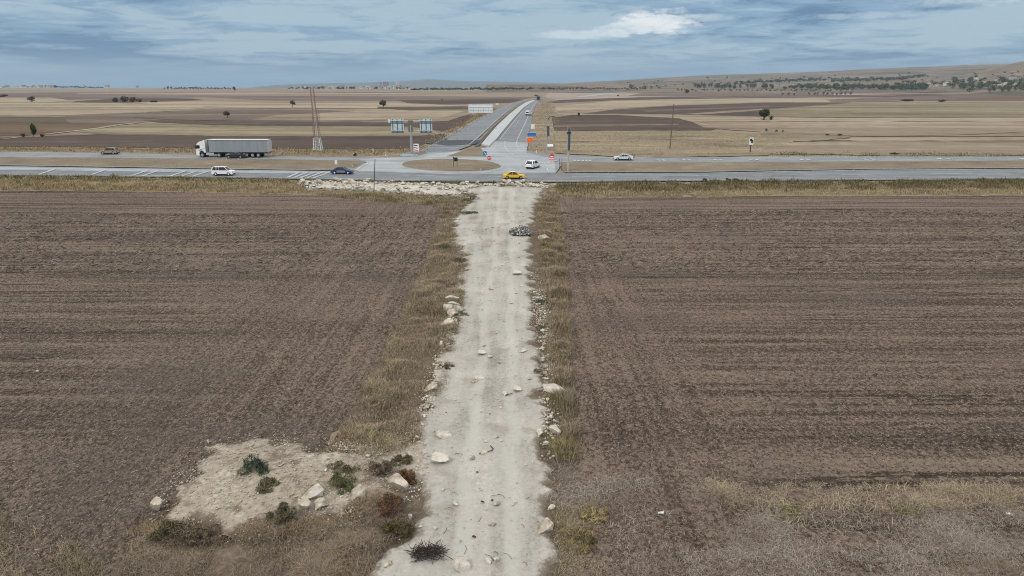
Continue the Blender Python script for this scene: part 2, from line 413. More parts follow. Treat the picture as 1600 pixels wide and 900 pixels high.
# weedy edges and cart tracks between the fields
EDGES = (('hedge', 1.4, ((-300, 182.4), (100, 181), (220, 176.5), (320, 171.2))), ('hedge', 2.0, ((-300, 160.4), (140, 160.3), (230, 160.2))),
         ('hedge', 2.5, ((330, 170.3), (470, 169.2), (560, 170.2), (640, 170.2))), ('hedge', 1.0, ((-100, 149.5), (60, 146.2), (180, 148))),
         ('hedge', .9, ((1290, 213), (1400, 213.4), (1500, 211.5), (1600, 207), (1760, 203))), ('hedge', .8, ((1200, 173), (1400, 175.6), (1600, 173))),
         ('hedge', .6, ((1280, 178), (1600, 178.5))), ('hedge', 1.2, ((1250, 222), (1290, 220.4), (1330, 220.6))), ('hedge', .8, ((330, 188), (450, 189), (640, 191))),
         ('hedge', .7, ((1280, 184.4), (1450, 184.4), (1700, 184.6))), ('hedge', 1.1, ((210, 184), (260, 187), (330, 189))), ('hedge', 3., ((640, 143), (760, 142.6), (830, 143.6))),
         ('straw', 1.3, ((-300, 222), (0, 218.5), (30, 215))), ('straw', 1.7, ((75, 210), (110, 206), (150, 201.5), (185, 195.5), (215, 192.6))), ('straw', .9, ((1066, 187), (1085, 191), (1100, 195), (1125, 200))),
         ('straw', .5, ((866, 192), (900, 190.6), (960, 191)))) 
for i, (k, wd, pts) in enumerate(EDGES):
    P = GP(pts); sheet('field_edge', ribbon_pts(P, wd * 1.6), .185 + .0015 * i, FM[k], world=True)

# ------------------------------------------------------------------ hills
hill_m = ground_mat('hill_pasture', (.085, .068, .052), (.18, .142, .108), (.26, .21, .16), .0025, (.002, .007), .014, fine_amt=.8, streak_amt=1.0, patch=((.06, .07, .042), .004, .53, .62))
def polar_mesh(name, pxs, rs, zf, mat):
    V = []
    for r in rs:
        for px in pxs:
            a = math.atan((px - 800) / F * CP)
            V.append((r * math.sin(a), r * math.cos(a)))
    V = np.array(V); z = zf(V[:, 0], V[:, 1]); V = np.column_stack([V, z]); n = len(pxs)
    fs = [(j * n + i, j * n + i + 1, (j + 1) * n + i + 1, (j + 1) * n + i) for j in range(len(rs) - 1) for i in range(n - 1)]
    o = link(bpy.data.objects.new(name, np_mesh(name, V, fs, mat, smooth=True))); tag(o, kind='structure'); return o
polar_mesh('hills', np.linspace(760, 2350, 260), np.concatenate([np.linspace(1300, 5000, 90), np.linspace(5200, 7400, 8)]), hill, hill_m)
BLUE = ((380, 138), (430, 132.5), (500, 130.2), (560, 129), (620, 127.2), (650, 125), (668, 123.6), (690, 124.8), (730, 126.6), (790, 127.4), (850, 129), (900, 131), (1000, 132))
def blue_hill(x, y):
    r = np.hypot(x, y); px = 800 + F * x / np.maximum(y * CP, 1.)
    e = (132 - lerp_list(px, BLUE)) / F * CP * CP * np.maximum(y, 1) / r
    tt = np.clip(1 - np.abs(r - 9000) / 1900, 0, 1)
    return -120. + (e * 9000 + 138) * tt * tt * (3 - 2 * tt)
polar_mesh('mountains', np.linspace(370, 1000, 90), np.linspace(7000, 11000, 24), blue_hill, solid('far_mountain', (.10, .11, .10), .95))

# ------------------------------------------------------------------ roads
def asphalt(name, c, var=.2):
    m, t, b = new_mat(name); P = NN(t, 'ShaderNodeTexCoord').outputs['Object']
    n1 = NOISE(t, VSCALE(t, P, (.05, .6, 1)), 1., 4, .6); n2 = NOISE(t, P, .25, 5, .65); n3 = NOISE(t, P, 9., 4, .7)
    v = M(t, 'ADD', M(t, 'ADD', M(t, 'MULTIPLY', n1, .5), M(t, 'MULTIPLY', n2, .35)), M(t, 'MULTIPLY', n3, .15))
    t.links.new(MIX(t, SS(t, v, .32, .68), tuple(x * (1 - var * 1.6) for x in c), tuple(x * (1 + var) for x in c)), b.inputs['Base Color'])
    b.inputs['Roughness'].default_value = .8; b.inputs['Specular IOR Level'].default_value = .3
    return m
A1 = asphalt('worn_asphalt', (.235, .25, .26)); A2 = asphalt('grey_asphalt', (.19, .205, .22)); A3 = asphalt('dark_asphalt', (.055, .065, .075)); A4 = asphalt('pale_asphalt', (.33, .36, .375))
conc = asphalt('pale_concrete', (.44, .46, .46), .16)
near_top = ((-700, 252), (-300, 257), (0, 261), (160, 263.5), (320, 266), (480, 268.4), (556, 269.5), (600, 270.5), (640, 272), (700, 273.5), (780, 272.8), (868, 272), (900, 272), (1100, 271.6), (1200, 269.5), (1360, 266.6), (1600, 265.2), (2300, 262))
near_bot = ((2300, 281), (1600, 281.5), (1360, 283), (1200, 284), (1000, 285), (860, 286), (760, 285.8), (600, 284), (480, 281.5), (400, 280), (200, 277.5), (0, 275.5), (-700, 268))
sheet('highway', near_top + near_bot, .22, A2)
far_top = ((-900, 226), (-300, 233), (0, 238.8), (160, 240.6), (320, 244), (430, 246), (560, 247), (620, 243), (655, 238), (700, 236), (818, 236), (840, 241), (900, 244), (960, 246.8), (1040, 247.6), (1150, 246.6), (1300, 245.6), (1600, 246), (2300, 242))
far_bot = ((2300, 250), (1600, 253), (1300, 254.6), (1100, 255.4), (960, 255.6), (880, 255), (868, 272.4), (700, 274), (556, 270), (545, 265), (574, 254.6), (540, 252.6), (400, 250.6), (240, 249), (0, 247.6), (-300, 244), (-900, 238))
sheet('highway', far_top + far_bot, .225, A1)
sheet('highway', ((-700, 252.8), (-300, 257.6), (0, 261.6), (160, 264.2), (320, 266.6), (480, 269), (556, 270), (556, 273), (480, 272.4), (320, 270.8), (160, 268.8), (0, 266.6), (-300, 263), (-700, 258.5)), .24, A4)
sheet('junction', ((560, 251), (640, 244), (700, 240), (760, 232), (772, 221), (826, 221), (822, 240), (866, 250), (868, 271), (800, 273), (700, 273.2), (600, 270), (556, 268.5), (574, 255)), .235, A4)
sL = ((655, 239), (690, 219.5), (700, 212), (722, 199.5), (750, 184.5), (775, 172.5), (795, 163.5), (812, 158), (830, 154.6), (846, 153.2))
sLi = ((845, 154), (830, 156.2), (817, 160), (806, 165), (793, 175), (775, 191), (758, 207), (745, 219), (735, 229), (712, 237))
sheet('side_road', sL + sLi, .245, A2)
sRi = ((776, 222), (788, 205), (802, 187), (813, 175), (821, 166), (830, 158.5), (840, 155.4), (848, 154.2))
sheet('side_road', ((900, 151.4), (925, 148.4), (950, 145.8), (976, 144), (985, 144.2), (955, 147), (930, 149.8), (908, 152)), .3, A4)
sR = ((853, 153.6), (847, 156), (841, 160), (836, 168), (832, 180), (829, 196), (826, 212), (824, 224))
sheet('side_road', sRi + sR, .25, A2)
sheet('asphalt_patch', ((664, 224.5), (694, 212.5), (700, 220.3), (752, 219.5), (742, 227), (700, 229.2)), .262, A3)
sheet('side_road', ((700, 212), (752, 219.2), (745, 221), (688, 221.4)), .253, A2)
med = ((752, 228), (760, 218), (776, 199), (796, 179.5), (810, 168), (820, 161.5), (832, 157), (836, 157.4), (828, 162), (818, 169), (806, 182), (790, 201), (776, 219), (764, 231))
o = sheet('paved_median', med, .1, [conc, conc], thick=.42)
sheet('shadow_strip', ribbon_pts(GP(((744, 231), (758, 215), (772, 199.5), (793, 180), (807, 168.4), (819, 161))), 1.1), .268, solid('shadow_strip_dark', (.07, .075, .075), .9), world=True)  # dark strip painting the shadow along the left side of the median
sheet('shadow_strip', ribbon_pts(GP(((776, 222), (790, 203), (808, 181), (820, 168.5), (829, 162))), .8), .268, solid('shadow_strip_grey', (.15, .155, .155), .9), world=True)  # grey strip, shadow on the right side of the median put in as colour
# grassed reserve and traffic islands, with kerbs
isl = ground_mat('mown_dry_grass', (.14, .112, .08), (.20, .165, .122), (.275, .235, .175), .12, (.25, .5), 2.5, fine_amt=.6, streak_amt=.5)
kerb = solid('kerb_stone', (.42, .43, .41), .85)
def island(name, pts, kw=.35, thick=.16): return sheet(name, pts, .2, [isl, kerb], thick=thick, kerb=(kw,))
island('grass_reserve', ((-900, 238.6), (-300, 244.6), (0, 248.2), (240, 249.6), (400, 251.2), (536, 253), (571, 254.8), (551, 265.4), (500, 267.2), (400, 266), (320, 264.6), (160, 262), (0, 259.6), (-700, 250)), .3)
island('grass_reserve', ((874, 255.8), (960, 256.2), (1100, 256), (1300, 255.2), (1600, 253.6), (2300, 250.6), (2300, 260.6), (1600, 263.8), (1360, 265.4), (1200, 268), (1100, 270), (900, 270.6), (882, 270.6)), .3)
ell = [(704.5 + 76 * math.cos(a) * (1 if math.cos(a) < 0 else 1.02), 260.4 - 9.8 * math.sin(a) + 1.2 * math.cos(a)) for a in np.linspace(0, 2 * math.pi, 44, endpoint=False)]
island('traffic_island', ell, .35)
island('traffic_island', ((698, 246.6), (716, 240), (731, 235), (742, 232), (751, 232.4), (757, 243), (760, 247)), .3)
island('traffic_island', ((580, 247.2), (610, 244.8), (640, 242), (664, 239.6), (668, 241.2), (655, 244.6), (620, 247.6), (588, 248.6)), .5)

# painted markings, one sheet of marks per colour
paint = solid('road_paint', (.40, .42, .425), .7, var=.3, scale=1.2)
mk = MB()
def mark_poly(P, off):
    n0 = len(mk.v); z = [float(h_base(p.y)) + off for p in P]
    mk.add([(p.x, p.y, zz) for p, zz in zip(P, z)], [tuple(range(len(P)))])
def mark_line(pts, wd, off=.29, dash=None):
    P = GP(pts)
    if dash:
        L = [0]
        for a, b in zip(P, P[1:]): L.append(L[-1] + (b - a).length)
        def at(s):
            for k in range(len(P) - 1):
                if s <= L[k + 1]: return P[k].lerp(P[k + 1], (s - L[k]) / (L[k + 1] - L[k]))
            return P[-1]
        s = 0
        while s + dash[0] < L[-1]:
            mark_poly(ribbon_pts([at(s), at(s + dash[0])], wd), off); s += sum(dash)
    else:
        Q = []
        for a, b in zip(P, P[1:]):
            m = max(1, int((b - a).length / 6)); Q += [a.lerp(b, k / m) for k in range(m)]
        Q.append(P[-1]); E = ribbon_pts(Q, wd * .72); n = len(Q)
        for k in range(n - 1): mark_poly([E[k], E[k + 1], E[2 * n - 2 - k], E[2 * n - 1 - k]], off)
mark_line(((-400, 269.6), (0, 274.4), (200, 276.3), (400, 278.8), (600, 282.6), (760, 284.2), (860, 284.6), (1000, 283.6), (1200, 282.4), (1360, 281.2), (1600, 279.6), (1900, 278.6)), .35)
mark_line(((-400, 257), (0, 262.3), (160, 264.8), (320, 267.2), (480, 269.6), (556, 271)), .30)
mark_line(((900, 273.2), (1100, 272.8), (1200, 270.8), (1360, 268), (1600, 266.4), (1900, 265.4)), .35)
mark_line(((-300, 263), (0, 267.4), (200, 270), (400, 272.4), (560, 275.4), (800, 278.4), (1000, 277.6), (1200, 276.2), (1360, 274.6), (1600, 272.6), (1900, 271)), .28, dash=(9, 9))
mark_line(((-500, 231.6), (0, 239.8), (160, 241.8), (320, 245), (560, 247.8)), .3)
mark_line(((-400, 243), (0, 246.8), (240, 248.2), (400, 249.6), (552, 252)), .3)
mark_line(((620, 271.6), (700, 273.8), (760, 271.8), (784, 266), (786, 261), (768, 254), (740, 250.6)), .3)
mark_line(((884, 253.6), (960, 254.4), (1100, 254.2), (1300, 253.4), (1600, 251.8), (1900, 250)), .25)
mark_line(((930, 249.2), (1100, 248.6), (1300, 247.4), (1600, 247.4), (1900, 246)), .25)
mark_line(((556, 268), (567, 260.8), (577, 255.6)), .7)
mark_line(((580, 246.8), (620, 243.4), (656, 238.2), (692, 219), (724, 199.3), (752, 184.2), (777, 172.3), (797, 163.4), (814, 158)), .3)
mark_line(((700, 237), (735, 226), (752, 210.5), (770, 193.5), (790, 176), (804, 165.6)), .3)
mark_line(((781, 219), (795, 201), (808, 185), (817, 174), (825, 165.5), (834, 158.6)), .3)
mark_line(((808, 219), (815, 205), (822, 190), (827, 178), (833, 166), (840, 158.5)), .4)
mark_line(((730, 203), (760, 186), (784, 171), (803, 161.6)), .2, dash=(6, 10))
mark_line(((804, 200), (814, 184), (824, 169), (836, 158)), .2, dash=(6, 10))
mark_line(((789, 222), (789, 232), (795, 240), (806, 247.5)), .4)
mark_line(((808, 220), (807, 229), (812, 238), (826, 243)), .4)
mark_line(((857, 271.6), (854, 262), (850, 255.4)), .35)
# slanted bars painted on the widening near lanes
for px0 in (60, 140, 205, 222, 265, 282, 300):
    mark_poly(ribbon_pts(GP(((px0, 274.8 + px0 * .011), (px0 + 27, 264.6 + px0 * .016))), .6), .3)
for k in range(5): mark_poly(ribbon_pts(GP(((448 + k * 10.5, 280.2), (470 + k * 12., 270.4))), .6), .3)
# pairs of arrow bars on the far lanes, blocks before the give-way line
for px0, py0, s in ((1026, 252.3, 1.0), (1065, 252, 1.1), (1113, 251.8, 1.2), (1168, 251.6, 1.3), (1246, 251.2, 1.45), (1346, 250.8, 1.6), (1462, 250.4, 1.8), (1590, 250.4, 2.0)):
    for q in (0, 7.2 * s): mark_poly(GP(((px0 + q, py0 - .9), (px0 + q + 4 * s, py0 - .9), (px0 + q + 7.6 * s, py0 + .9), (px0 + q + 3 * s, py0 + .9))), .31)
for k in range(5): mark_poly(GP(((896 + k * 6, 251.8), (900.2 + k * 6, 251.8), (900.2 + k * 6, 253.8), (896 + k * 6, 253.8))), .31)
mark_poly(GP(((866.4, 252.2), (870.4, 252.2), (870.4, 254), (866.4, 254))), .31)
o = mk.build('road_markings', paint); tag(o, kind='structure')
o.data.polygons.foreach_set('use_smooth', [False] * len(o.data.polygons))

# ------------------------------------------------------------------ near ground: ploughed fields, dirt track, spoil mound
_c = G(440, 772); MOUND = (_c.x + .2, _c.y + .2, 6.6, 5.4, .5, .12)
def in_poly(x, y, P):
    inside = np.zeros(np.shape(x), bool); n = len(P)
    for i in range(n):
        x1, y1 = P[i][0], P[i][1]; x2, y2 = P[(i + 1) % n][0], P[(i + 1) % n][1]
        if y1 == y2: continue
        c = ((y1 > y) != (y2 > y)) & (x < (x2 - x1) * (y - y1) / (y2 - y1) + x1); inside ^= c
    return inside
def grid_sheet(name, poly, cell, relief, mat, off, wob=.5, yr=None, kind='structure', hf=H):
    """fine mesh over an outlined patch of land, with real relief and a ragged edge"""
    P = np.array([(p.x, p.y) for p in GP(poly)])
    y0, y1 = P[:, 1].min(), P[:, 1].max()
    if yr: y0, y1 = max(y0, yr[0]), min(y1, yr[1])
    x0, x1 = P[:, 0].min(), P[:, 0].max()
    ys = np.arange(y0, y1 + cell, cell); ys = np.unique(np.concatenate([ys[ys < y1], [y1], [b for b in BREAKS if y0 < b < y1]]))
    xs = np.arange(x0, x1 + cell, cell)
    X, Y = np.meshgrid(xs, ys)
    qx = (X[:-1, :-1] + X[1:, 1:]) / 2; qy = (Y[:-1, :-1] + Y[1:, 1:]) / 2
    wx = (fbm(qx / 1.1, qy / 1.1, 5) - .5) * 2.4 * wob; wy = (fbm(qx / 1.1 + 50, qy / 1.1, 5) - .5) * 2.4 * wob
    keep = in_poly(qx + wx, qy + wy, P)
    # towards its rim the sheet dives under the land round it, so the edge is where two surfaces meet
    lev = np.zeros(keep.shape); kk = keep.copy(); NL_ = max(2, int(.55 / cell))
    for _ in range(NL_):
        lev += kk; pk = np.pad(kk, 1, mode='edge'); kk = kk & pk[2:, 1:-1] & pk[:-2, 1:-1] & pk[1:-1, 2:] & pk[1:-1, :-2]
    pl_ = np.pad(lev, 1, mode='edge'); vl = np.minimum(np.minimum(pl_[1:, 1:], pl_[:-1, 1:]), np.minimum(pl_[1:, :-1], pl_[:-1, :-1])) / NL_
    wide = np.zeros(keep.shape); kk = keep.copy(); NW = max(3, int(1.5 / cell))
    for _ in range(NW):
        wide += kk; pk = np.pad(kk, 1, mode='edge'); kk = kk & pk[2:, 1:-1] & pk[:-2, 1:-1] & pk[1:-1, 2:] & pk[1:-1, :-2]
    pw_ = np.pad(wide, 1, mode='edge'); rim = np.minimum(np.minimum(pw_[1:, 1:], pw_[:-1, 1:]), np.minimum(pw_[1:, :-1], pw_[:-1, :-1])) / NW
    Z = hf(X, Y) + off + relief(X, Y) - (off + .22) * (1 - vl) ** 1.2
    n = X.shape[1]; J, I = np.nonzero(keep)
    fs = np.column_stack([J * n + I, J * n + I + 1, (J + 1) * n + I + 1, (J + 1) * n + I])
    used, inv = np.unique(fs, return_inverse=True)
    V = np.column_stack([X.ravel(), Y.ravel(), Z.ravel()])[used]
    me = np_mesh(name, V, inv.reshape(fs.shape), mat, smooth=True); at_ = me.attributes.new('rim', 'FLOAT', 'POINT'); at_.data.foreach_set('value', rim.ravel()[used].astype(np.float32))
    o = link(bpy.data.objects.new(name, me)); tag(o, kind=kind); return o
ROT = .12
def fade_to_soil(t, c, P, soilc):
    """thin spread of pale stone over soil near the rim of a sheet"""
    rim = NN(t, 'ShaderNodeAttribute', attribute_name='rim').outputs['Fac']
    n = M(t, 'ADD', M(t, 'MULTIPLY', NOISE(t, P, 1.1, 6, .7), 1.1), M(t, 'MULTIPLY', NOISE(t, P, 7., 3, .7), .7))
    f = M(t, 'ADD', rim, M(t, 'SUBTRACT', n, .9))
    return MIX(t, M(t, 'MULTIPLY', SS(t, f, .52, .16), .9), c, soilc)
def soil_mat(name, dark, mid, light, grey, hd=(17., 11.)):
    m, t, b = new_mat(name); P = NN(t, 'ShaderNodeTexCoord').outputs['Object']
    sepx = NN(t, 'ShaderNodeSeparateXYZ'); t.links.new(P, sepx.inputs[0])
    head = SS(t, M(t, 'ABSOLUTE', M(t, 'ADD', sepx.outputs[0], 2.5)), hd[0], hd[1])           # headland turned along the track
    furA = NOISE(t, VSCALE(t, P, (.03, 1.1, 1), ROT), 1., 6, .7); furB = M(t, 'ADD', M(t, 'MULTIPLY', NOISE(t, VSCALE(t, P, (1.6, .05, 1), .1), 1., 6, .7), .62), .19)
    fur = M(t, 'ADD', M(t, 'MULTIPLY', furA, M(t, 'SUBTRACT', 1., head)), M(t, 'MULTIPLY', furB, head))
    ln = M(t, 'ABSOLUTE', M(t, 'SUBTRACT', NOISE(t, VSCALE(t, P, (.006, .30, 1), ROT), 1., 3, .6), .5))
    line = M(t, 'MULTIPLY', M(t, 'MULTIPLY', SS(t, ln, .016, .005), SS(t, NOISE(t, VSCALE(t, P, (.04, .2, 1), ROT), 1., 2, .5), .42, .6)), M(t, 'SUBTRACT', 1., head))
    fur2 = NOISE(t, VSCALE(t, P, (.006, .22, 1), ROT), 1., 3, .6)
    pat = NOISE(t, VSCALE(t, P, (.05, .09, 1), ROT), 1., 5, .6)
    sp = NOISE(t, VSCALE(t, P, (4.4, 3.0, 1), ROT), 1., 6, .95)
    sp2 = NOISE(t, VSCALE(t, P, (9, 14, 1), ROT), 1., 3, .7)
    v = M(t, 'ADD', M(t, 'ADD', M(t, 'MULTIPLY', fur, .33), M(t, 'MULTIPLY', fur2, .12)), M(t, 'ADD', M(t, 'MULTIPLY', sp, .80), M(t, 'MULTIPLY', sp2, .14)))
    c = MIX(t, SS(t, v, .575, .655), dark, mid); c = MIX(t, SS(t, v, .665, .75), c, light)
    c = MIX(t, M(t, 'MULTIPLY', SS(t, pat, .50, .68), .55), c, grey)
    c = MIX(t, M(t, 'MULTIPLY', line, .7), c, dark)
    t.links.new(c, b.inputs['Base Color']); b.inputs['Roughness'].default_value = 1; b.inputs['Specular IOR Level'].default_value = .05
    bn = NN(t, 'ShaderNodeBump'); bn.inputs['Strength'].default_value = .9; bn.inputs['Distance'].default_value = .12
    t.links.new(M(t, 'ADD', sp, M(t, 'MULTIPLY', fur, .6)), bn.inputs['Height']); t.links.new(bn.outputs[0], b.inputs['Normal'])
    return m
soil = soil_mat('ploughed_soil', (.032, .022, .0175), (.091, .067, .053), (.25, .196, .155), (.132, .104, .091))
soil_l = soil_mat('ploughed_soil_turned', (.032, .022, .0175), (.093, .069, .055), (.25, .198, .157), (.132, .106, .094), (30., 13.))
def furrows(x, y):
    u = y * math.cos(ROT) + x * math.sin(ROT); v = x * math.cos(ROT) - y * math.sin(ROT)
    return .075 * (fbm(v / 2.6, u / .42, 3) - .5) + .10 * (fbm(v / .35 + 7, u / .25, 3) - .5) + .07 * (fbm(v / 25., u / 1.1, 2) - .5)
LF = ((-560, 297), (-100, 297), (0, 297.5), (200, 299), (400, 302), (480, 304), (600, 314), (688, 320), (688, 345), (672, 400), (655, 450), (630, 505), (600, 560), (575, 610), (550, 660), (500, 705), (440, 720), (380, 760), (300, 800), (240, 830), (200, 880), (170, 960), (100, 1090), (-1500, 1090))
RF = ((868, 312), (960, 309), (1100, 308), (1200, 307), (1400, 306), (1600, 305), (2200, 304), (2700, 960), (3100, 1090), (885, 1090), (880, 800), (890, 720), (892, 600), (886, 500), (880, 400))
for nm, poly in (('left', LF), ('right', RF)):
    grid_sheet('ploughed_field', poly, .17, furrows, soil_l if nm == 'left' else soil, .16, .5, (10, 48))
    grid_sheet('ploughed_field', poly, .42, furrows, soil_l if nm == 'left' else soil, .16, .5, (47.5, 140))
weedy = ground_mat('weedy_soil', (.07, .054, .041), (.13, .102, .078), (.21, .172, .132), .35, (.5, .8), 3.5, fine_amt=.8, streak_amt=.4, bump=.6)
STRIP_L = ((684, 312), (690, 345), (672, 395), (655, 445), (632, 498), (602, 558), (575, 612), (548, 665), (500, 712), (600, 720), (655, 690), (676, 640), (696, 590), (708, 540), (716, 500), (726, 440), (732, 400), (712, 388), (710, 345), (728, 322), (745, 306), (700, 306))
STRIP_R = ((856, 302), (868, 304), (880, 400), (886, 500), (890, 600), (893, 700), (898, 728), (866, 722), (860, 620), (857, 560), (854, 480), (844, 400), (840, 330))
sheet('verge', ((500, 303), (620, 312), (700, 306), (880, 303), (950, 312), (930, 500), (940, 720), (1000, 960), (150, 960), (200, 860), (330, 840), (520, 690), (620, 500), (672, 380), (680, 330)), .05, weedy)
grid_sheet('verge', STRIP_L, .3, lambda x, y: .12 * fbm(x / .9, y / .9, 3), weedy, .05, .6)
grid_sheet('verge', STRIP_R, .3, lambda x, y: .16 * fbm(x / .9, y / .9, 3), weedy, .05, .4)
grid_sheet('verge', ((-600, 1090), (-400, 770), (60, 830), (215, 830), (320, 850), (430, 835), (560, 810), (652, 796), (655, 815), (620, 860), (560, 960), (480, 1090)), .3, lambda x, y: .14 * fbm(x / .9, y / .9, 3), weedy, .05, .6)
greyw = ground_mat('grey_weedy_soil', (.075, .058, .047), (.14, .112, .092), (.225, .187, .158), .3, (.35, .9), 3.5, fine_amt=.8, streak_amt=.5, bump=.6)
grid_sheet('verge', ((850, 715), (960, 742), (1100, 765), (1600, 766), (2300, 764), (3000, 1090), (880, 1090), (860, 800)), .3, lambda x, y: .12 * fbm(x / .9, y / .9, 3), greyw, .06, .6)
verge_m = ground_mat('road_verge_soil', (.11, .09, .05), (.19, .155, .09), (.28, .23, .14), .06, (.06, .35), 1.2, fine_amt=.6, streak_amt=.6)
grid_sheet('verge', ((-900, 268), (0, 275.5), (200, 277.6), (400, 280.2), (480, 281.8), (600, 284.4), (860, 286.2), (1000, 285.2), (1200, 284.2), (1360, 283.2), (1600, 281.7), (2400, 280.5), (2400, 306), (1600, 307), (1200, 309), (960, 311), (870, 313), (850, 300), (730, 312), (690, 322), (600, 316), (480, 306), (200, 301), (0, 299.5), (-900, 299)), 1.0, lambda x, y: .25 * (fbm(x / 3, y / 3, 3) - .5), verge_m, .07, .8)

# dirt track
def track_mat():
    m, t, b = new_mat('limestone_track'); P = NN(t, 'ShaderNodeTexCoord').outputs['Object']
    n1 = NOISE(t, VSCALE(t, P, (.8, .10, 1)), 1., 5, .6); n2 = NOISE(t, P, .22, 5, .6); n3 = NOISE(t, P, 4.2, 6, .75); n4 = NOISE(t, P, 16., 3, .8)
    v = M(t, 'ADD', M(t, 'ADD', M(t, 'MULTIPLY', n1, .35), M(t, 'MULTIPLY', n2, .25)), M(t, 'ADD', M(t, 'MULTIPLY', n3, .3), M(t, 'MULTIPLY', n4, .22)))
    c = MIX(t, SS(t, v, .46, .57), (.25, .24, .205), (.388, .377, .342)); c = MIX(t, SS(t, v, .57, .70), c, (.53, .515, .475))
    c = MIX(t, M(t, 'MULTIPLY', SS(t, NOISE(t, P, .45, 5, .65), .54, .68), .55), c, (.27, .235, .19))
    sepx = NN(t, 'ShaderNodeSeparateXYZ'); t.links.new(P, sepx.inputs[0]); wob_ = M(t, 'MULTIPLY', M(t, 'SUBTRACT', NOISE(t, P, .12, 2, .5), .5), 1.6)
    dw = M(t, 'ABSOLUTE', M(t, 'SUBTRACT', M(t, 'ABSOLUTE', M(t, 'ADD', M(t, 'ADD', sepx.outputs[0], 1.1), wob_)), 1.05))
    c = MIX(t, M(t, 'MULTIPLY', SS(t, dw, .55, .15), .5), c, (.475, .47, .43))       # packed pale wheel lines
    c = fade_to_soil(t, c, P, (.19, .155, .12))
    t.links.new(c, b.inputs['Base Color']); b.inputs['Roughness'].default_value = 1; b.inputs['Specular IOR Level'].default_value = .05
    bn = NN(t, 'ShaderNodeBump'); bn.inputs['Strength'].default_value = .7; bn.inputs['Distance'].default_value = .05
    t.links.new(n3, bn.inputs['Height']); t.links.new(bn.outputs[0], b.inputs['Normal']); return m
TRK_L = ((470, 287.4), (480, 298), (560, 301), (620, 303), (690, 309), (738, 312), (722, 325), (706, 345), (705, 385), (722, 400), (714, 440), (704, 500), (692, 545), (680, 590), (662, 640), (640, 695), (634, 745), (648, 800), (616, 850), (570, 905), (530, 970), (455, 1090))
TRK_R = ((905, 1090), (885, 970), (874, 880), (868, 810), (862, 745), (856, 680), (852, 620), (850, 570), (846, 520), (838, 470), (834, 420), (833, 370), (836, 330), (850, 303), (862, 291), (760, 291.5), (600, 289.5))
def ruts(x, y):
    cx = np.interp(y, [25, 60, 120], [-1.2, -1.2, -.9]); r = 0
    for o_ in (-1.1, 1.1): r = r - .06 * np.exp(-((x - cx - o_) / .5) ** 2)
    return r + .07 * (fbm(x / .8, y / .8, 4) - .5) + .05 * (fbm(x / 4, y / 4, 2) - .5)
trk_m = track_mat()
grid_sheet('dirt_track', TRK_L + TRK_R, .15, ruts, trk_m, .24, 1.1)
spoil_m = ground_mat('pale_spoil', (.22, .185, .145), (.37, .32, .26), (.52, .475, .40), .5, (1., .6), 3.5, fine_amt=.9, streak_amt=.4, bump=.8, patch=((.16, .13, .10), .7, .55, .66), fade=(.15, .118, .09))
SPOIL = ((236, 802), (262, 770), (300, 732), (340, 705), (385, 686), (440, 682), (480, 700), (540, 704), (640, 682), (672, 700), (664, 790), (600, 810), (530, 816), (430, 832), (400, 842), (330, 836), (262, 826))
grid_sheet('spoil_mound', SPOIL, .14, lambda x, y: .14 * (fbm(x / .7, y / .7, 4) - .3), spoil_m, .20, 1.5)
rub_m = ground_mat('limestone_rubble', (.26, .24, .20), (.48, .46, .41), (.64, .62, .56), .4, (.6, .6), 2.2, fine_amt=1.0, streak_amt=.3, bump=.8, fade=(.19, .155, .11))
RUB = ((468, 286.4), (560, 288), (640, 290), (700, 292), (770, 291), (800, 290.4), (830, 291), (862, 292), (860, 296), (850, 300), (846, 295.4), (760, 293), (724, 298), (740, 306), (690, 309), (620, 304), (560, 300), (482, 298))
grid_sheet('rubble_bank', RUB, .45, lambda x, y: .5 * fbm(x / 2.2, y / 2.2, 3), rub_m, .3, 1.2)

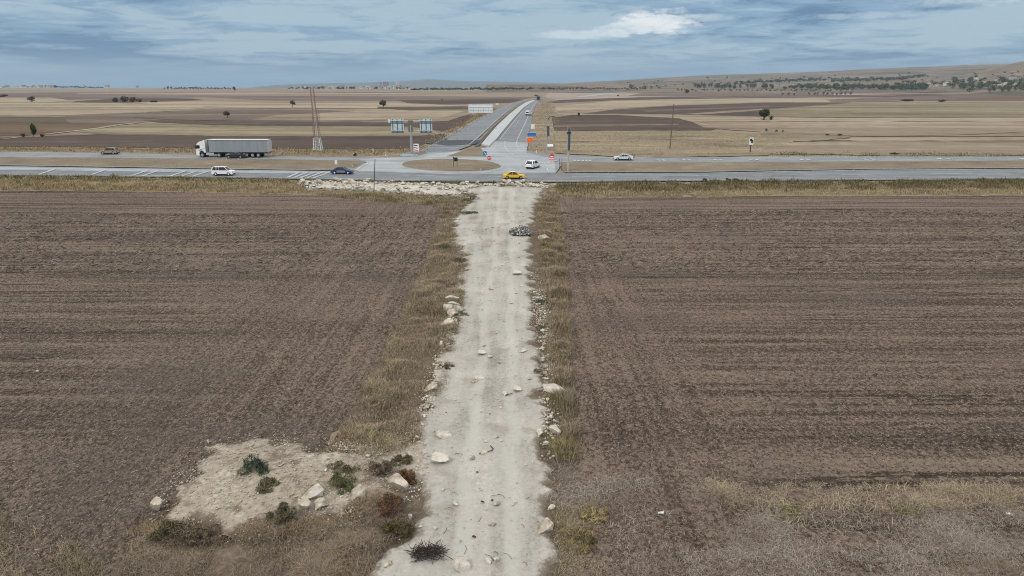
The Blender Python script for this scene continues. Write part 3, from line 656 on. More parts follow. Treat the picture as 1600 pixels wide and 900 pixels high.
# ------------------------------------------------------------------ grass and straw
def sample(poly, n, clump=0., cs=1.6, thresh=.5, jit=0.):
    P = np.array([(p.x, p.y) for p in GP(poly)]); lo, hi = P.min(0), P.max(0); out = np.zeros((0, 2)); tries = 0
    while len(out) < n and tries < 60:
        q = rng.random((int(n * 1.6) + 100, 2)) * (hi - lo) + lo; k = in_poly(q[:, 0], q[:, 1], P)
        if clump: k &= rng.random(len(q)) < (1 - clump) + clump * np.clip((fbm(q[:, 0] / cs, q[:, 1] / cs, 3) - thresh) * 7 + .5, 0, 1)
        out = np.vstack([out, q[k]]); tries += 1
    out = out[:n]
    return out + rng.normal(0, 1, out.shape) * jit
def blades(name, regs, label, mat, group=None):
    """many leaning blades as one mesh; regs = (outline, count, height, width, palette, lean, clump)"""
    Vs, Cs = [], []
    for poly, n, hh, wd, pal, lean, cl in regs:
        q = sample(poly, n, cl, jit=.2 if wd < .05 else (.5 if wd < .085 else 1.5)); n = len(q)
        z = H(q[:, 0], q[:, 1]) + .12
        a = rng.random(n) * 2 * math.pi; pat = fbm(q[:, 0] / 1.9 + 31, q[:, 1] / 1.9, 3)
        h = hh * (.45 + .75 * rng.random(n)) * np.clip((pat - .22) * 2.3, .12, 1.5); le = lean * (.3 + rng.random(n)) * h
        wv = wd * (.6 + .8 * rng.random(n))
        d = np.column_stack([np.cos(a), np.sin(a)]); s = np.column_stack([-d[:, 1], d[:, 0]])
        b = np.column_stack([q, z])
        def at(f, k, side):
            return np.column_stack([b[:, 0] + d[:, 0] * le * f + s[:, 0] * wv * side * k, b[:, 1] + d[:, 1] * le * f + s[:, 1] * wv * side * k, b[:, 2]])
        v0 = at(0, .5, -1); v1 = at(0, .5, 1); v2 = at(.35, .4, 1); v2[:, 2] += h * .6; v3 = at(.35, .4, -1); v3[:, 2] += h * .6
        v4 = at(1, .12, 1); v4[:, 2] += h * (1 - .25 * lean); v5 = at(1, .12, -1); v5[:, 2] += h * (1 - .25 * lean)
        Vs.append(np.stack([v0, v1, v2, v3, v4, v5], 1).reshape(-1, 3))
        pal_ = np.array(pal); big = fbm(q[:, 0] / 3.3 + 11, q[:, 1] / 3.3 + 5, 3)
        idx = np.clip(((big - .25) * 2 * len(pal) * .6 + rng.random(n) * len(pal) * .55 - .2).astype(int), 0, len(pal) - 1)
        c = pal_[idx] * (.7 + .6 * rng.random((n, 1)))
        Cs.append(np.repeat(c, 6, 0))
    V = np.vstack(Vs); C = np.vstack(Cs); n = len(V) // 6; k = np.arange(n)[:, None] * 6
    fs = np.vstack([k + np.array([[0, 1, 2, 3]]), k + np.array([[3, 2, 4, 5]])])
    o = link(bpy.data.objects.new(name, np_mesh(name, V, fs, mat, colors=C))); tag(o, label, 'grass', group, 'stuff'); return o
blade_m = tinted('dry_blades', .9)
STR, STR2, BRN, GRY, OLV, GRN, RUS = (.385, .31, .20), (.305, .245, .16), (.18, .132, .09), (.26, .215, .175), (.21, .185, .085), (.115, .13, .05), (.33, .21, .115)
EDGE_L = ((708, 385), (718, 440), (704, 500), (690, 545), (676, 590), (660, 640), (640, 695), (650, 702), (676, 640), (692, 590), (706, 545), (716, 500), (730, 440), (724, 395))
EDGE_R = ((832, 420), (840, 500), (848, 570), (850, 640), (856, 720), (866, 720), (864, 640), (860, 570), (856, 500), (846, 420))
blades('dry_grass', ((STRIP_L, 80000, .56, .02, (BRN, GRY, STR2, STR, GRY, OLV, STR, BRN), .8, .7), (EDGE_L, 9000, .3, .018, (BRN, GRY, STR2, OLV), .9, .9)), 'tangled dry grass and weeds along the left edge of the dirt track', blade_m)
STRIP_R2 = ((862, 306), (868, 306), (880, 400), (886, 500), (890, 600), (894, 695), (878, 695), (876, 600), (872, 500), (866, 400))
blades('dry_grass', ((STRIP_R2, 18000, .95, .02, (STR2, STR, BRN, STR2, GRY), .5, .6), (STRIP_R, 50000, .75, .02, (STR2, STR, GRY, STR, BRN, STR2, OLV), .7, .62), (EDGE_R, 6000, .3, .018, (BRN, GRY, STR2, OLV), .9, .9)), 'tall dry grass strip along the right edge of the dirt track', blade_m)
BLP = ((195, 960), (205, 850), (262, 832), (330, 846), (430, 838), (545, 814), (600, 808), (648, 802), (645, 820), (600, 860), (560, 960))
blades('dry_grass', ((((225, 815), (300, 735), (390, 690), (520, 705), (650, 695), (650, 770), (560, 800), (430, 835), (330, 845)), 3500, .28, .014, (BRN, GRY, STR2, OLV), .9, .97), (((200, 835), (262, 826), (330, 836), (430, 828), (540, 800), (600, 780), (600, 800), (540, 820), (430, 848), (330, 856), (250, 850)), 9000, .42, .014, (BRN, GRY, STR2, RUS, OLV), .8, .6), (BLP, 34000, .40, .014, (BRN, GRY, BRN, GRY, STR2, GRY, RUS), 1.0, .9),), 'brown dead grass below the pale spoil heap', blade_m)
blades('dry_grass', (((( -250, 960), (-250, 770), (0, 780), (60, 835), (150, 870), (190, 960)), 12000, .42, .014, (STR2, BRN, OLV, GRY, STR), .9, .95),), 'olive and straw grass in the left corner of the ploughed field', blade_m)
RB = ((856, 722), (900, 735), (1000, 752), (1100, 764), (1600, 766), (2100, 764), (2200, 960), (880, 960), (866, 800))
blades('dry_grass', ((RB, 78000, .26, .014, ((.36, .31, .27), BRN, (.42, .36, .31), GRY, (.33, .285, .25), BRN), 1.8, .85),
    (((1100, 764), (1200, 765), (1600, 765), (2000, 763), (2000, 792), (1600, 797), (1380, 803), (1200, 800), (1130, 786)), 22000, .46, .015, (STR, (.46, .38, .25), GRY, STR), 1.2, .75),
    (((866, 800), (930, 790), (945, 860), (930, 960), (880, 960)), 6000, .32, .016, (STR2, OLV, STR, RUS), .8, .6)), 'matted grey and straw dead grass in front of the right ploughed field', blade_m)
VL = ((-500, 272), (0, 276), (200, 278), (400, 280.8), (480, 283), (600, 285), (600, 287), (478, 287), (480, 304), (200, 299.5), (0, 298), (-500, 297))
VLg = ((-400, 272), (0, 276), (200, 278), (400, 280.8), (480, 283), (680, 286.5), (860, 288), (860, 290.5), (680, 290), (470, 286.5), (200, 282.5), (0, 281), (-400, 278))
blades('dry_grass', ((VL, 26000, .75, .07, (STR2, OLV, STR, RUS, STR2, OLV), .6, .5), (((480, 300), (560, 303), (620, 305), (690, 310), (738, 312), (730, 322), (690, 324), (600, 317), (490, 306)), 9000, .6, .05, (STR, STR2, OLV, BRN), .6, .5), (VLg, 12000, .6, .07, (GRN, OLV, GRN, (.075, .085, .04)), .5, .6)), 'olive and straw roadside grass left of the rubble bank', blade_m)
VR = ((868, 290), (960, 287), (1200, 285), (1600, 283), (2000, 282), (2000, 296), (1600, 297), (1200, 298), (960, 300), (870, 303))
VR2 = ((868, 300), (960, 299), (1200, 298), (1600, 297), (2000, 296), (2000, 303), (1600, 304), (1200, 306), (960, 308), (868, 310))
blades('dry_grass', ((VR, 26000, .8, .07, (BRN, OLV, (.14, .12, .06), BRN, GRN), .5, .4), (VR2, 15000, .55, .06, (STR, STR, STR2, RUS), .7, .3),
    (((960, 286), (1600, 282.6), (2000, 281), (2000, 286), (1600, 288), (960, 290)), 6000, .7, .08, (GRN, (.07, .085, .035), OLV), .5, .8)), 'brown and straw roadside grass along the highway right of the track', blade_m)
SBL = ((636, 241), (660, 232), (690, 214), (720, 196), (744, 181), (770, 169), (772, 171), (748, 184), (722, 199), (694, 216), (668, 232), (656, 238))
SBR = ((824, 236), (828, 215), (833, 190), (839, 171), (846, 160), (862, 160), (868, 180), (866, 205), (868, 240))
blades('dry_grass', ((SBL, 7000, .8, .12, (STR2, OLV, RUS, STR), .8, .8), (SBR, 7000, .6, .12, (STR, STR, STR2, OLV), .9, .85)), 'dry grass on the banks of the side road', blade_m)
blades('dry_grass', ((((866, 208), (1110, 206), (1240, 212), (1235, 222), (1200, 242), (1000, 246), (880, 241)), 15000, .35, .09, (STR, STR, (.36, .32, .17), STR, STR2), 1.1, .95),
    (((-300, 229), (0, 230), (300, 233), (560, 234), (640, 234), (640, 240), (560, 244), (400, 243), (200, 239), (-300, 231)), 16000, .5, .10, (STR, STR2, OLV, RUS), .7, .6),
    (((1200, 240), (1600, 243), (2000, 240), (2000, 243), (1600, 245.6), (1200, 245)), 5000, .5, .10, (STR2, OLV, GRN, STR), .7, .6)), 'straw coloured rough grass beyond the far carriageway', blade_m)

blades('dry_grass', ((((0, 250), (240, 251), (520, 255), (560, 256), (546, 263), (400, 264), (160, 260), (-200, 257), (-200, 247)), 9000, .3, .09, (STR2, BRN, STR, GRY, OLV), .9, .95),
    (((884, 257), (1100, 257.4), (1600, 255.4), (1900, 254), (1900, 261), (1600, 262), (1200, 266.4), (890, 269)), 11000, .3, .09, (STR2, BRN, STR, GRY, OLV), .9, .95), (ell, 2600, .3, .07, (STR2, BRN, STR, GRY), .9, .95)), 'short dead grass on the reserves and the oval island', blade_m)

# chopped straw, chaff and clods lying on the fields
def flecks(name, regs, label):
    Vs, Cs = [], []
    for poly, n, ln, wd, pal, cl in regs:
        q = sample(poly, n, cl, 5., .5); n = len(q); z = H(q[:, 0], q[:, 1]) + .17 + furrows(q[:, 0], q[:, 1])
        a = rng.random(n) * 6.28; L = ln * (.4 + rng.random(n)); W = wd * (.5 + rng.random(n)); tz = rng.random(n) * L * .55
        d = np.column_stack([np.cos(a), np.sin(a)]); s = np.column_stack([-d[:, 1], d[:, 0]])
        v0 = np.column_stack([q - s * W[:, None] / 2, z]); v1 = np.column_stack([q + s * W[:, None] / 2, z + W * .6])
        v2 = np.column_stack([q + d * L[:, None], z + tz])
        Vs.append(np.stack([v0, v1, v2], 1).reshape(-1, 3))
        Cs.append(np.repeat(np.array(pal)[rng.integers(0, len(pal), n)] * (.7 + .6 * rng.random((n, 1))), 3, 0))
    V = np.vstack(Vs); C = np.vstack(Cs)
    o = link(bpy.data.objects.new(name, np_mesh(name, V, np.arange(len(V)).reshape(-1, 3), blade_m, colors=C))); tag(o, label, 'straw', None, 'stuff'); return o
CH, CH2, DK = (.30, .25, .20), (.22, .18, .145), (.055, .042, .034)
NL = ((-300, 430), (660, 430), (600, 560), (550, 660), (440, 700), (300, 780), (200, 850), (150, 930), (-450, 930)); NR = ((886, 430), (1900, 430), (2300, 764), (1100, 764), (900, 720), (890, 560))
FL = ((-300, 330), (686, 340), (660, 430), (-300, 430)); FR = ((874, 330), (1900, 330), (1900, 430), (882, 430))
flecks('crop_residue', ((NL, 80000, .15, .03, (CH, CH2, DK, DK), .25), (FL, 16000, .6, .07, (CH2, CH2, DK), .5)), 'chopped straw and clods strewn over the left ploughed field')
flecks('crop_residue', ((NR, 95000, .15, .03, (CH, CH2, DK, DK), .25), (FR, 18000, .6, .07, (CH2, CH2, DK), .5)), 'chopped straw and clods strewn over the right ploughed field')

# ------------------------------------------------------------------ stones
rock_m = ground_mat('limestone', (.36, .32, .26), (.56, .52, .45), (.66, .63, .56), 1.2, (2., 2.), 5., fine_amt=.6, streak_amt=.5, bump=.5, bump_scale=9.)
tanrock_m = ground_mat('weathered_limestone', (.27, .225, .175), (.44, .385, .315), (.58, .53, .45), 1.2, (2., 2.), 5., fine_amt=.7, streak_amt=.5, bump=.5, bump_scale=9.)
stain_m = ground_mat('stained_limestone', (.20, .175, .145), (.36, .33, .285), (.50, .47, .42), 1.2, (2., 2.), 5., fine_amt=.8, streak_amt=.6, bump=.5, bump_scale=9.)
grey_m = ground_mat('grey_cobble', (.05, .055, .06), (.13, .135, .145), (.25, .25, .26), 1., (2., 2.), 4., fine_amt=.6, streak_amt=.5)
def rock_mesh(seed, sub=2, cuts=14):
    rg = np.random.default_rng(seed); bm = bmesh.new(); bmesh.ops.create_icosphere(bm, subdivisions=sub, radius=.5)
    pl = []
    for _ in range(cuts):
        n = Vector(rg.normal(0, 1, 3)).normalized(); pl.append((n, .17 + .19 * rg.random()))
    for v in bm.verts:
        for n, d in pl:
            e = v.co.dot(n) - d
            if e > 0: v.co -= n * e
        v.co *= 1 + .10 * (float(vnoise(v.co.x * 5 + seed * 3.1, v.co.y * 5 + v.co.z * 4)) - .5)
    me = bpy.data.meshes.new('stone'); bm.to_mesh(me); bm.free(); me.materials.append(rock_m); return me
ROCKS = [rock_mesh(s, 3 if s < 6 else 2) for s in range(12)]
def stone(name, p, size, label, cat, group=None, mesh=None, mat=None, sink=.25):
    me = mesh or random.choice(ROCKS)
    o = bpy.data.objects.new(name, me); o.scale = size; o.rotation_euler = (random.uniform(-.15, .15), random.uniform(-.15, .15), random.uniform(0, 6.28) if size[0] < .6 else random.uniform(-.3, .3))
    o.location = (p.x, p.y, p.z + .26 + size[2] * (.36 - sink)); link(o); tag(o, label, cat, group)
    if mat: o.material_slots[0].link = 'OBJECT'; o.material_slots[0].material = mat
    return o
BIG = ((620, 766, 35, .75, 'T', 'large angular boulder beside the round russet bush left of the track'), (562, 785, 27, .8, 'T', 'rounded pale boulder on the dead grass, between the two bigger boulders'),
 (494, 782, 32, .55, 'L', 'flat topped white boulder at the foot of the spoil heap'), (476, 801, 26, .5, 'T', 'low buff boulder just below the flat topped white boulder'),
 (499, 799, 22, .5, 'T', 'cracked buff stone touching the flat topped white boulder'), (247, 802, 24, .7, 'T', 'buff boulder alone at the left tip of the spoil heap'),
 (684, 727, 34, .3, 'L', 'wide flat white slab lying on the track near the weeds'), (697, 687, 27, .32, 'L', 'white wedge shaped slab lying above the wider slab on the track'),
 (853, 836, 31, .6, 'T', 'buff oval boulder at the right edge of the track'), (725, 894, 25, .7, 'L', 'white block at the bottom of the track'),
 (865, 680, 27, .6, 'L', 'pale boulder half hidden in tall grass at the right edge of the track'), (843, 684, 13, .5, 'L', 'small white stone just left of the half hidden boulder'),
 (866, 615, 36, .35, 'L', 'long low white block lying across the tall grass edge'), (704, 472, 27, .4, 'L', 'white oval slab on top of the rock stack left of the track'),
 (707, 481, 24, .4, 'L', 'white slab second in the rock stack left of the track'), (704, 489, 18, .6, 'L', 'white stone third in the rock stack left of the track'),
 (713, 490, 17, .6, 'T', 'grey white stone beside the dark tuft in the rock stack'), (706, 497, 20, .5, 'T', 'buff stone at the foot of the rock stack left of the track'),
 (701, 510, 22, .35, 'L', 'thin pale slab lying below the rock stack'), (676, 614, 22, .5, 'T', 'buff boulder with dark weeds behind it on the left track edge'),
 (691, 545, 9, .9, 'L', 'small upright white stone at the grass edge'), (806, 615, 17, .3, 'L', 'thin white slab lying flat on the right half of the track'),
 (848, 378, 22, .4, 'T', 'buff slab in the grass just beyond the grey stone heap'), (765, 887, 12, .6, 'L', 'small white stone right of the bottom white block'),
 (776, 884, 13, .5, 'L', 'broken white stone near the bottom white block'), (861, 802, 11, .4, 'L', 'small flat stone above the buff oval boulder'),
 (757, 714, 10, .5, 'L', 'white stone beside the loop of dark hose'), (739, 723, 9, .8, 'T', 'upright buff chip in the middle of the track'),
 (751, 596, 16, .3, 'L', 'white flake beside the loose wire on the track'), (789, 622, 11, .4, 'L', 'small white stone left of the thin slab'),
 (751, 558, 16, .3, 'L', 'long white flake in the middle of the track'), (765, 563, 8, .6, 'L', 'round white stone next to the long white flake'),
 (818, 554, 13, .35, 'L', 'white flake on the right wheel track'), (806, 432, 18, .25, 'L', 'wide white smear of stone across the track'), (766, 456, 8, .5, 'T', 'grey stone with a dark cleft in mid track'),
 (680, 834, 7, .8, 'L', 'round white stone beside the burnt brush'), (642, 815, 9, .5, 'L', 'white chip at the left track edge above the burnt brush'), (608, 890, 16, .35, 'T', 'flat buff stone at the bottom left of the track'),
 (60, 586, 5, .7, 'L', 'lone white stone in the left ploughed field'), (326, 697, 5, .7, 'L', 'lone pale stone in the left field above the spoil heap'))
for px, py, wpx, fl, k, lb in BIG:
    p = G(px, py); s = wpx * mpp(p) * (1.42 if wpx < 24 or py > 720 else 1.18); stone('boulder' if wpx > 15 else 'stone', p, (s, s * .85, s * fl * 1.45), lb, 'boulder' if wpx > 15 else 'stone', 'stones beside and on the dirt track', ROCKS[random.randrange(6)], tanrock_m if k == 'T' else None)
for px, py, wpx, hp, lb in ((815, 366, 0, 0, ''),):
    pass
def many_stones(poly, n, smin, smax, flat, label, group, name='stone', pw=2.2, sink=.25):
    for x, y in sample(poly, n):
        s = smin + (smax - smin) * random.random() ** pw
        stone(name, Vector((x, y, float(H(x, y)))), (s, s * random.uniform(.6, .95), s * random.uniform(*flat)), label, 'stone', group, mat=random.choice((tanrock_m, stain_m, None, None)), sink=sink)
many_stones(RUB, 230, .45, 1.6, (.4, .75), 'white limestone rock in the rubble bank between the highway and the track', 'rocks of the rubble bank', 'rubble_rock', 1.6, -.45)
EL = ((714, 440), (704, 500), (692, 545), (680, 590), (664, 640), (648, 695), (640, 705), (652, 705), (672, 640), (688, 590), (700, 545), (712, 500), (722, 440)); ER = ((846, 455), (858, 520), (862, 620), (868, 720), (852, 720), (846, 620), (842, 520), (832, 455))
many_stones(EL, 60, .14, .55, (.4, .7), 'small pale stone among the weeds on the left track edge', 'stones on the left track edge')
many_stones(ER, 60, .16, .7, (.4, .7), 'small white stone by the tall grass on the right track edge', 'stones on the right track edge')
MID = ((740, 330), (825, 330), (840, 480), (845, 640), (850, 860), (660, 860), (670, 660), (712, 500), (728, 400))
many_stones(MID, 140, .12, .6, (.2, .4), 'little white stone lying loose on the dirt track', 'loose stones on the track')
many_stones(SPOIL, 46, .08, .34, (.5, .8), 'little white stone lying on the spoil heap', 'loose stones on the spoil heap')
many_stones(((706, 345), (735, 330), (735, 390), (720, 400), (706, 388)), 26, .15, .5, (.4, .7), 'small white stone on the widening of the track by the left field', 'stones on the widening of the track')
def rubble_stuff(name, regs, label, mat, kind='stuff', parent=None):
    base = [rock_mesh(90 + k, 1, 6) for k in range(5)]
    T = []
    for me in base:
        v = np.array([w_.co[:] for w_ in me.vertices]); f = np.array([q.vertices[:] for q in me.polygons]); T.append((v, f))
    Vs, Fs, n0 = [], [], 0
    for pts, s0, s1 in regs:
        for (x, y, z) in pts:
            v, f = random.choice(T); s = s0 + (s1 - s0) * random.random() ** 2; a = random.random() * 6.28
            c, sn = math.cos(a), math.sin(a); q = v * s * np.array([1, .8, .6]); q = np.column_stack([q[:, 0] * c - q[:, 1] * sn, q[:, 0] * sn + q[:, 1] * c, q[:, 2]]) + (x, y, z)
            Vs.append(q); Fs.append(f + n0); n0 += len(v)
    me = np_mesh(name, np.vstack(Vs), np.vstack(Fs), mat); o = link(bpy.data.objects.new(name, me), parent); tag(o, label, None if parent else 'gravel', None, kind); return o
def pts_on(poly, n, dz=.12):
    q = sample(poly, n, .75, 1.2, .5, .28); return np.column_stack([q, H(q[:, 0], q[:, 1]) + dz])
allT = TRK_L + TRK_R
rubble_stuff('gravel', ((pts_on(allT, 3600, .26), .03, .12), (pts_on(SPOIL, 2200, .28), .03, .16), (pts_on(((220, 815), (290, 720), (400, 670), (520, 690), (660, 680), (660, 740), (560, 830), (420, 850), (260, 850)), 1300, .2), .03, .14), (pts_on(EL, 700, .22), .05, .22), (pts_on(ER, 800, .22), .05, .22), (pts_on(EDGE_L, 900, .24), .04, .16), (pts_on(EDGE_R, 900, .24), .04, .16)), 'loose pale gravel strewn over the track and the spoil heap', tanrock_m)
rubble_stuff('gravel', ((pts_on(EL, 450, .24), .05, .26), (pts_on(ER, 450, .24), .05, .28), (pts_on(MID, 500, .27), .05, .2), (pts_on(((520, 700), (650, 690), (655, 740), (640, 790), (560, 805), (500, 780)), 700, .22), .04, .2)), 'small white chippings along both track edges', rock_m)
rubble_stuff('rubble', ((pts_on(RUB, 2600, .5), .15, .7),), 'broken white limestone rubble filling the bank beside the highway', rock_m)

# the heap of grey cobbles tipped on the track
hp = G(813, 367)
root = empty('cobble_heap', (hp.x, hp.y, hp.z + .3)); tag(root, 'dark grey and white speckled heap of cobbles tipped on the track', 'stone heap')
mw = mpp(hp); pts = []
for _ in range(330):
    r = random.random() ** .55; a = random.random() * 6.28; x, y = r * math.cos(a) * 17 * mw, r * math.sin(a) * 2.2
    pts.append((x, y, .12 + .95 * (1 - r) ** .8 * random.uniform(.75, 1)))
hb_ = MB(); nr = 16
rings = [[(math.cos(2 * math.pi * k / nr) * r * 17 * mw, math.sin(2 * math.pi * k / nr) * r * 1.9, .03 + .85 * (1 - r) ** .8) for k in range(nr)] for r in (1, .8, .6, .4, .2, .04)]
hb_.loft(rings).build('core', grey_m, root)
o = rubble_stuff('cobbles', ((pts[:190], .25, .55),), None, grey_m, 'stuff', root); rubble_stuff('cobbles', ((pts[190:], .22, .5),), 'whitish cobbles', rock_m, 'stuff', root)

# ------------------------------------------------------------------ vehicles
rubber = solid('tyre_rubber', (.02, .02, .02), .9); rim_m = solid('alloy', (.45, .46, .47), .35, .6); rim_w = solid('pale_wheel', (.62, .63, .64), .5)
glass = solid('car_glass', (.012, .016, .022), .08, spec=.6); blackp = solid('black_plastic', (.025, .025, .027), .6); lampw = solid('headlamp_lens', (.7, .72, .74), .15, spec=.6); lampr = solid('tail_lens', (.35, .02, .02), .25)
plate_m = solid('plate_white', (.75, .75, .75), .5)
def paint_m(name, c, rough=.3): return solid(name, c, rough, var=.05, spec=.5)
def wheel(root, x, y, r, wd, rm=None):
    s = 1 if y > 0 else -1
    t_ = MB().tube((x, y - s * wd, r), (x, y, r), r, r, 18).build('tyre', rubber, root)
    MB().tube((x, y - s * .02, r), (x, y + s * .012, r), r * .66, r * .6, 14).build('rim', rm or rim_m, t_)
def car(name, label, p, rz, body, L, W, Hh, kind, rm=None, roof=None, extra=None, rw=.33, cat='car'):
    root = empty(name, (p.x, p.y, p.z + .03), rz); tag(root, label, cat)
    hl = L / 2; belt = Hh * (.60 if kind != 'suv' else .60); hood = belt - (.06 if kind in ('sedan', 'coupe') else .03); gb = .21 if kind != 'suv' else .27
    ax_f, ax_r = hl - .19 * L, -hl + .195 * L; ra = rw + .055
    def arc(cx): return [(cx + ra * math.cos(a), max(gb, rw + ra * math.sin(a))) for a in np.linspace(math.pi, 0, 9)]
    top = {'sedan': [(hl - .02, .50), (hl - .05, hood - .12), (hl - .35, hood - .03), (hl * .46, belt), (-hl * .60, belt + .03), (-hl + .10, belt), (-hl + .01, belt - .16)],
           'coupe': [(hl - .02, .48), (hl - .08, hood - .12), (hl - .4, hood - .03), (hl * .42, belt), (-hl * .60, belt + .05), (-hl + .08, belt + .02), (-hl + .01, belt - .16)],
           'suv': [(hl - .02, .56), (hl - .04, hood - .12), (hl - .22, hood - .02), (hl * .50, belt), (-hl * .8, belt + .03), (-hl + .06, belt + .02), (-hl + .01, belt - .2)],
           'mpv': [(hl - .02, .52), (hl - .06, hood - .2), (hl - .25, hood - .08), (hl * .56, belt - .01), (-hl * .8, belt + .02), (-hl + .04, belt + .02), (-hl + .01, belt - .2)]}[kind]
    prof = [(-hl + .01, gb + .08), (-hl + .06, gb)] + arc(ax_r) + arc(ax_f) + [(hl - .08, gb), (hl - .01, gb + .08)] + top
    cz = (belt + gb) / 2
    def ring(y, k): return [(x * (1 - k * .5), y, cz + (z - cz) * (1 - k)) for x, z in prof]
    hw = W / 2
    b = MB().loft([ring(-hw, .05), ring(-hw + .07, 0), ring(hw - .07, 0), ring(hw, .05)]).build('body', body, root)
    # glasshouse: planar flanks leaning in
    gh = {'sedan': [(hl * .46, belt), (hl * .12, Hh - .03), (-hl * .30, Hh - .03), (-hl * .70, belt + .03)], 'coupe': [(hl * .44, belt), (hl * .08, Hh - .03), (-hl * .25, Hh - .05), (-hl * .80, belt + .05)],
          'suv': [(hl * .48, belt), (hl * .18, Hh - .03), (-hl * .74, Hh - .06), (-hl * .93, belt + .02)], 'mpv': [(hl * .58, belt), (hl * .26, Hh - .03), (-hl * .84, Hh - .03), (-hl * .96, belt + .02)]}[kind]
    w0, w1 = hw - .06, hw - .24
    def wy(z): return w0 + (w1 - w0) * (z - belt) / (Hh - belt)
    m = MB(); n = 4
    vs = [(x, -wy(z), z) for x, z in gh] + [(x, wy(z), z) for x, z in gh]
    m.add(vs, [(0, 1, 2, 3), (7, 6, 5, 4)] + [(i, n + i, n + (i + 1) % n, (i + 1) % n) for i in range(n)])
    m.build('windows', glass, root)
    (ax, az_), (bx, bz), (cx, cz2), (dx, dz_) = gh
    r_ = MB(); rm_ = roof or body
    r_.loft([[(bx + .06, -wy(bz), bz - .01), (bx + .06, wy(bz), bz - .01), (bx, wy(bz) - .06, Hh + .005), (bx, -wy(bz) + .06, Hh + .005)],
             [((bx + cx) / 2, -wy(bz), bz), ((bx + cx) / 2, wy(bz), bz), ((bx + cx) / 2, wy(bz) - .06, Hh + .03), ((bx + cx) / 2, -wy(bz) + .06, Hh + .03)],
             [(cx - .08, -wy(cz2), cz2 - .01), (cx - .08, wy(cz2), cz2 - .01), (cx, wy(cz2) - .06, cz2 + .035), (cx, -wy(cz2) + .06, cz2 + .035)]]).build('roof', rm_, root)
    for s in (-1, 1):
        o_ = .012; mx = (bx + cx) / 2 - .05
        ps = [((ax, az_), (bx, bz), .05), ((dx, dz_), (cx, cz2), .09 if kind in ('sedan', 'coupe') else .12), ((mx, belt), (mx, Hh - .03), .035)]
        if kind in ('mpv', 'suv'): ps.append(((cx + .75, belt), (cx + .75, Hh - .05), .05))
        for (xa, za), (xb, zb), tk in ps: MB().tube((xa, s * (wy(za) + o_), za), (xb, s * (wy(zb) + o_), zb), tk, tk, 6).build('pillar', body, root)
        MB().box((hl * .42, s * (hw + .06), belt + .06), (.12, .16, .12)).build('mirror', body, root)
        MB().box((hl - .10, s * (hw - .24), hood - .22), (.16, .34, .13)).build('headlight', lampw, root)
        MB().box((-hl + .03, s * (hw - .2), belt - .14), (.09, .3, .16)).build('taillight', lampr, root)
        MB().box(((ax_f + ax_r) / 2, s * (hw - .02), gb + .04), (ax_f - ax_r - 2 * ra, .08, .1)).build('sill', blackp, root)
        for xx in (ax_f, ax_r):
            MB().tube((xx, s * (hw - .34), rw), (xx, s * (hw - .12), rw), ra - .01, ra - .01, 14).build('wheel_arch', blackp, root)
            wheel(root, xx, s * (hw - .01), rw, .2, rm)
    MB().box((hl - .03, 0, gb + .12), (.1, W * .8, .16)).build('bumper', blackp, root)
    MB().box((-hl + .03, 0, gb + .1), (.1, W * .86, .16)).build('bumper', blackp, root)
    root.scale = (.89, .89, .89)
    MB().box((0, 0, .26), (L * .86, W * .8, .22)).build('contact_shadow_box', blackp, root)  # black box added under the car to darken its contact shadow
    MB().box((-hl - .012, 0, belt - .3), (.03, .5, .12)).build('number_plate', plate_m, root)
    if extra: extra(root)
    return root
def on_road(px, py): p = G(px, py); p.z += .23; return p
car('minivan', 'white passenger van driving on the near carriageway behind the slanted road bars', on_road(350, 275.5), R(-2), paint_m('van_white', (.82, .83, .84)), 4.75, 1.86, 1.86, 'mpv', rim_w)
car('saloon_car', 'dark blue saloon car with grey reflections painted on its doors on the near carriageway', on_road(535, 273.4), R(-2.5), paint_m('navy_paint', (.028, .048, .14)), 4.9, 1.84, 1.52, 'sedan', rim_w,
    extra=lambda r: [MB().box((-.05, s * .915, .58), (1.9, .02, .46)).build('door', paint_m('door_reflection_grey', (.20, .21, .22)), r) for s in (-1, 1)])  # grey panels paint the reflection seen on the doors
car('taxi', 'yellow saloon car passing the traffic island on the near carriageway', on_road(803, 281), R(0), paint_m('taxi_yellow', (.82, .50, .03)), 4.75, 1.8, 1.52, 'sedan', roof=paint_m('pale_yellow_roof', (.80, .70, .25)))
car('suv', 'white off-road car seen from behind, turning off beside the right reserve', on_road(832.5, 264.2), R(62), paint_m('suv_white', (.84, .85, .86)), 4.5, 1.95, 1.78, 'suv')
car('coupe', 'pale silver hatchback car driving on the far carriageway to the right', on_road(973.5, 251.6), R(180), paint_m('pale_silver', (.66, .70, .74)), 4.85, 1.82, 1.5, 'coupe')
car('suv', 'beige gold off-road car on the far carriageway, ahead of the white lorry', on_road(172.5, 242.3), R(178), paint_m('gold_beige', (.33, .24, .165)), 4.6, 1.88, 1.66, 'suv', rw=.36)
car('saloon_car', 'dark navy car passing in front of the long grey trailer', on_road(369, 248.6), R(178.6), paint_m('dark_slate_paint', (.022, .028, .05)), 4.9, 1.8, 1.42, 'sedan')

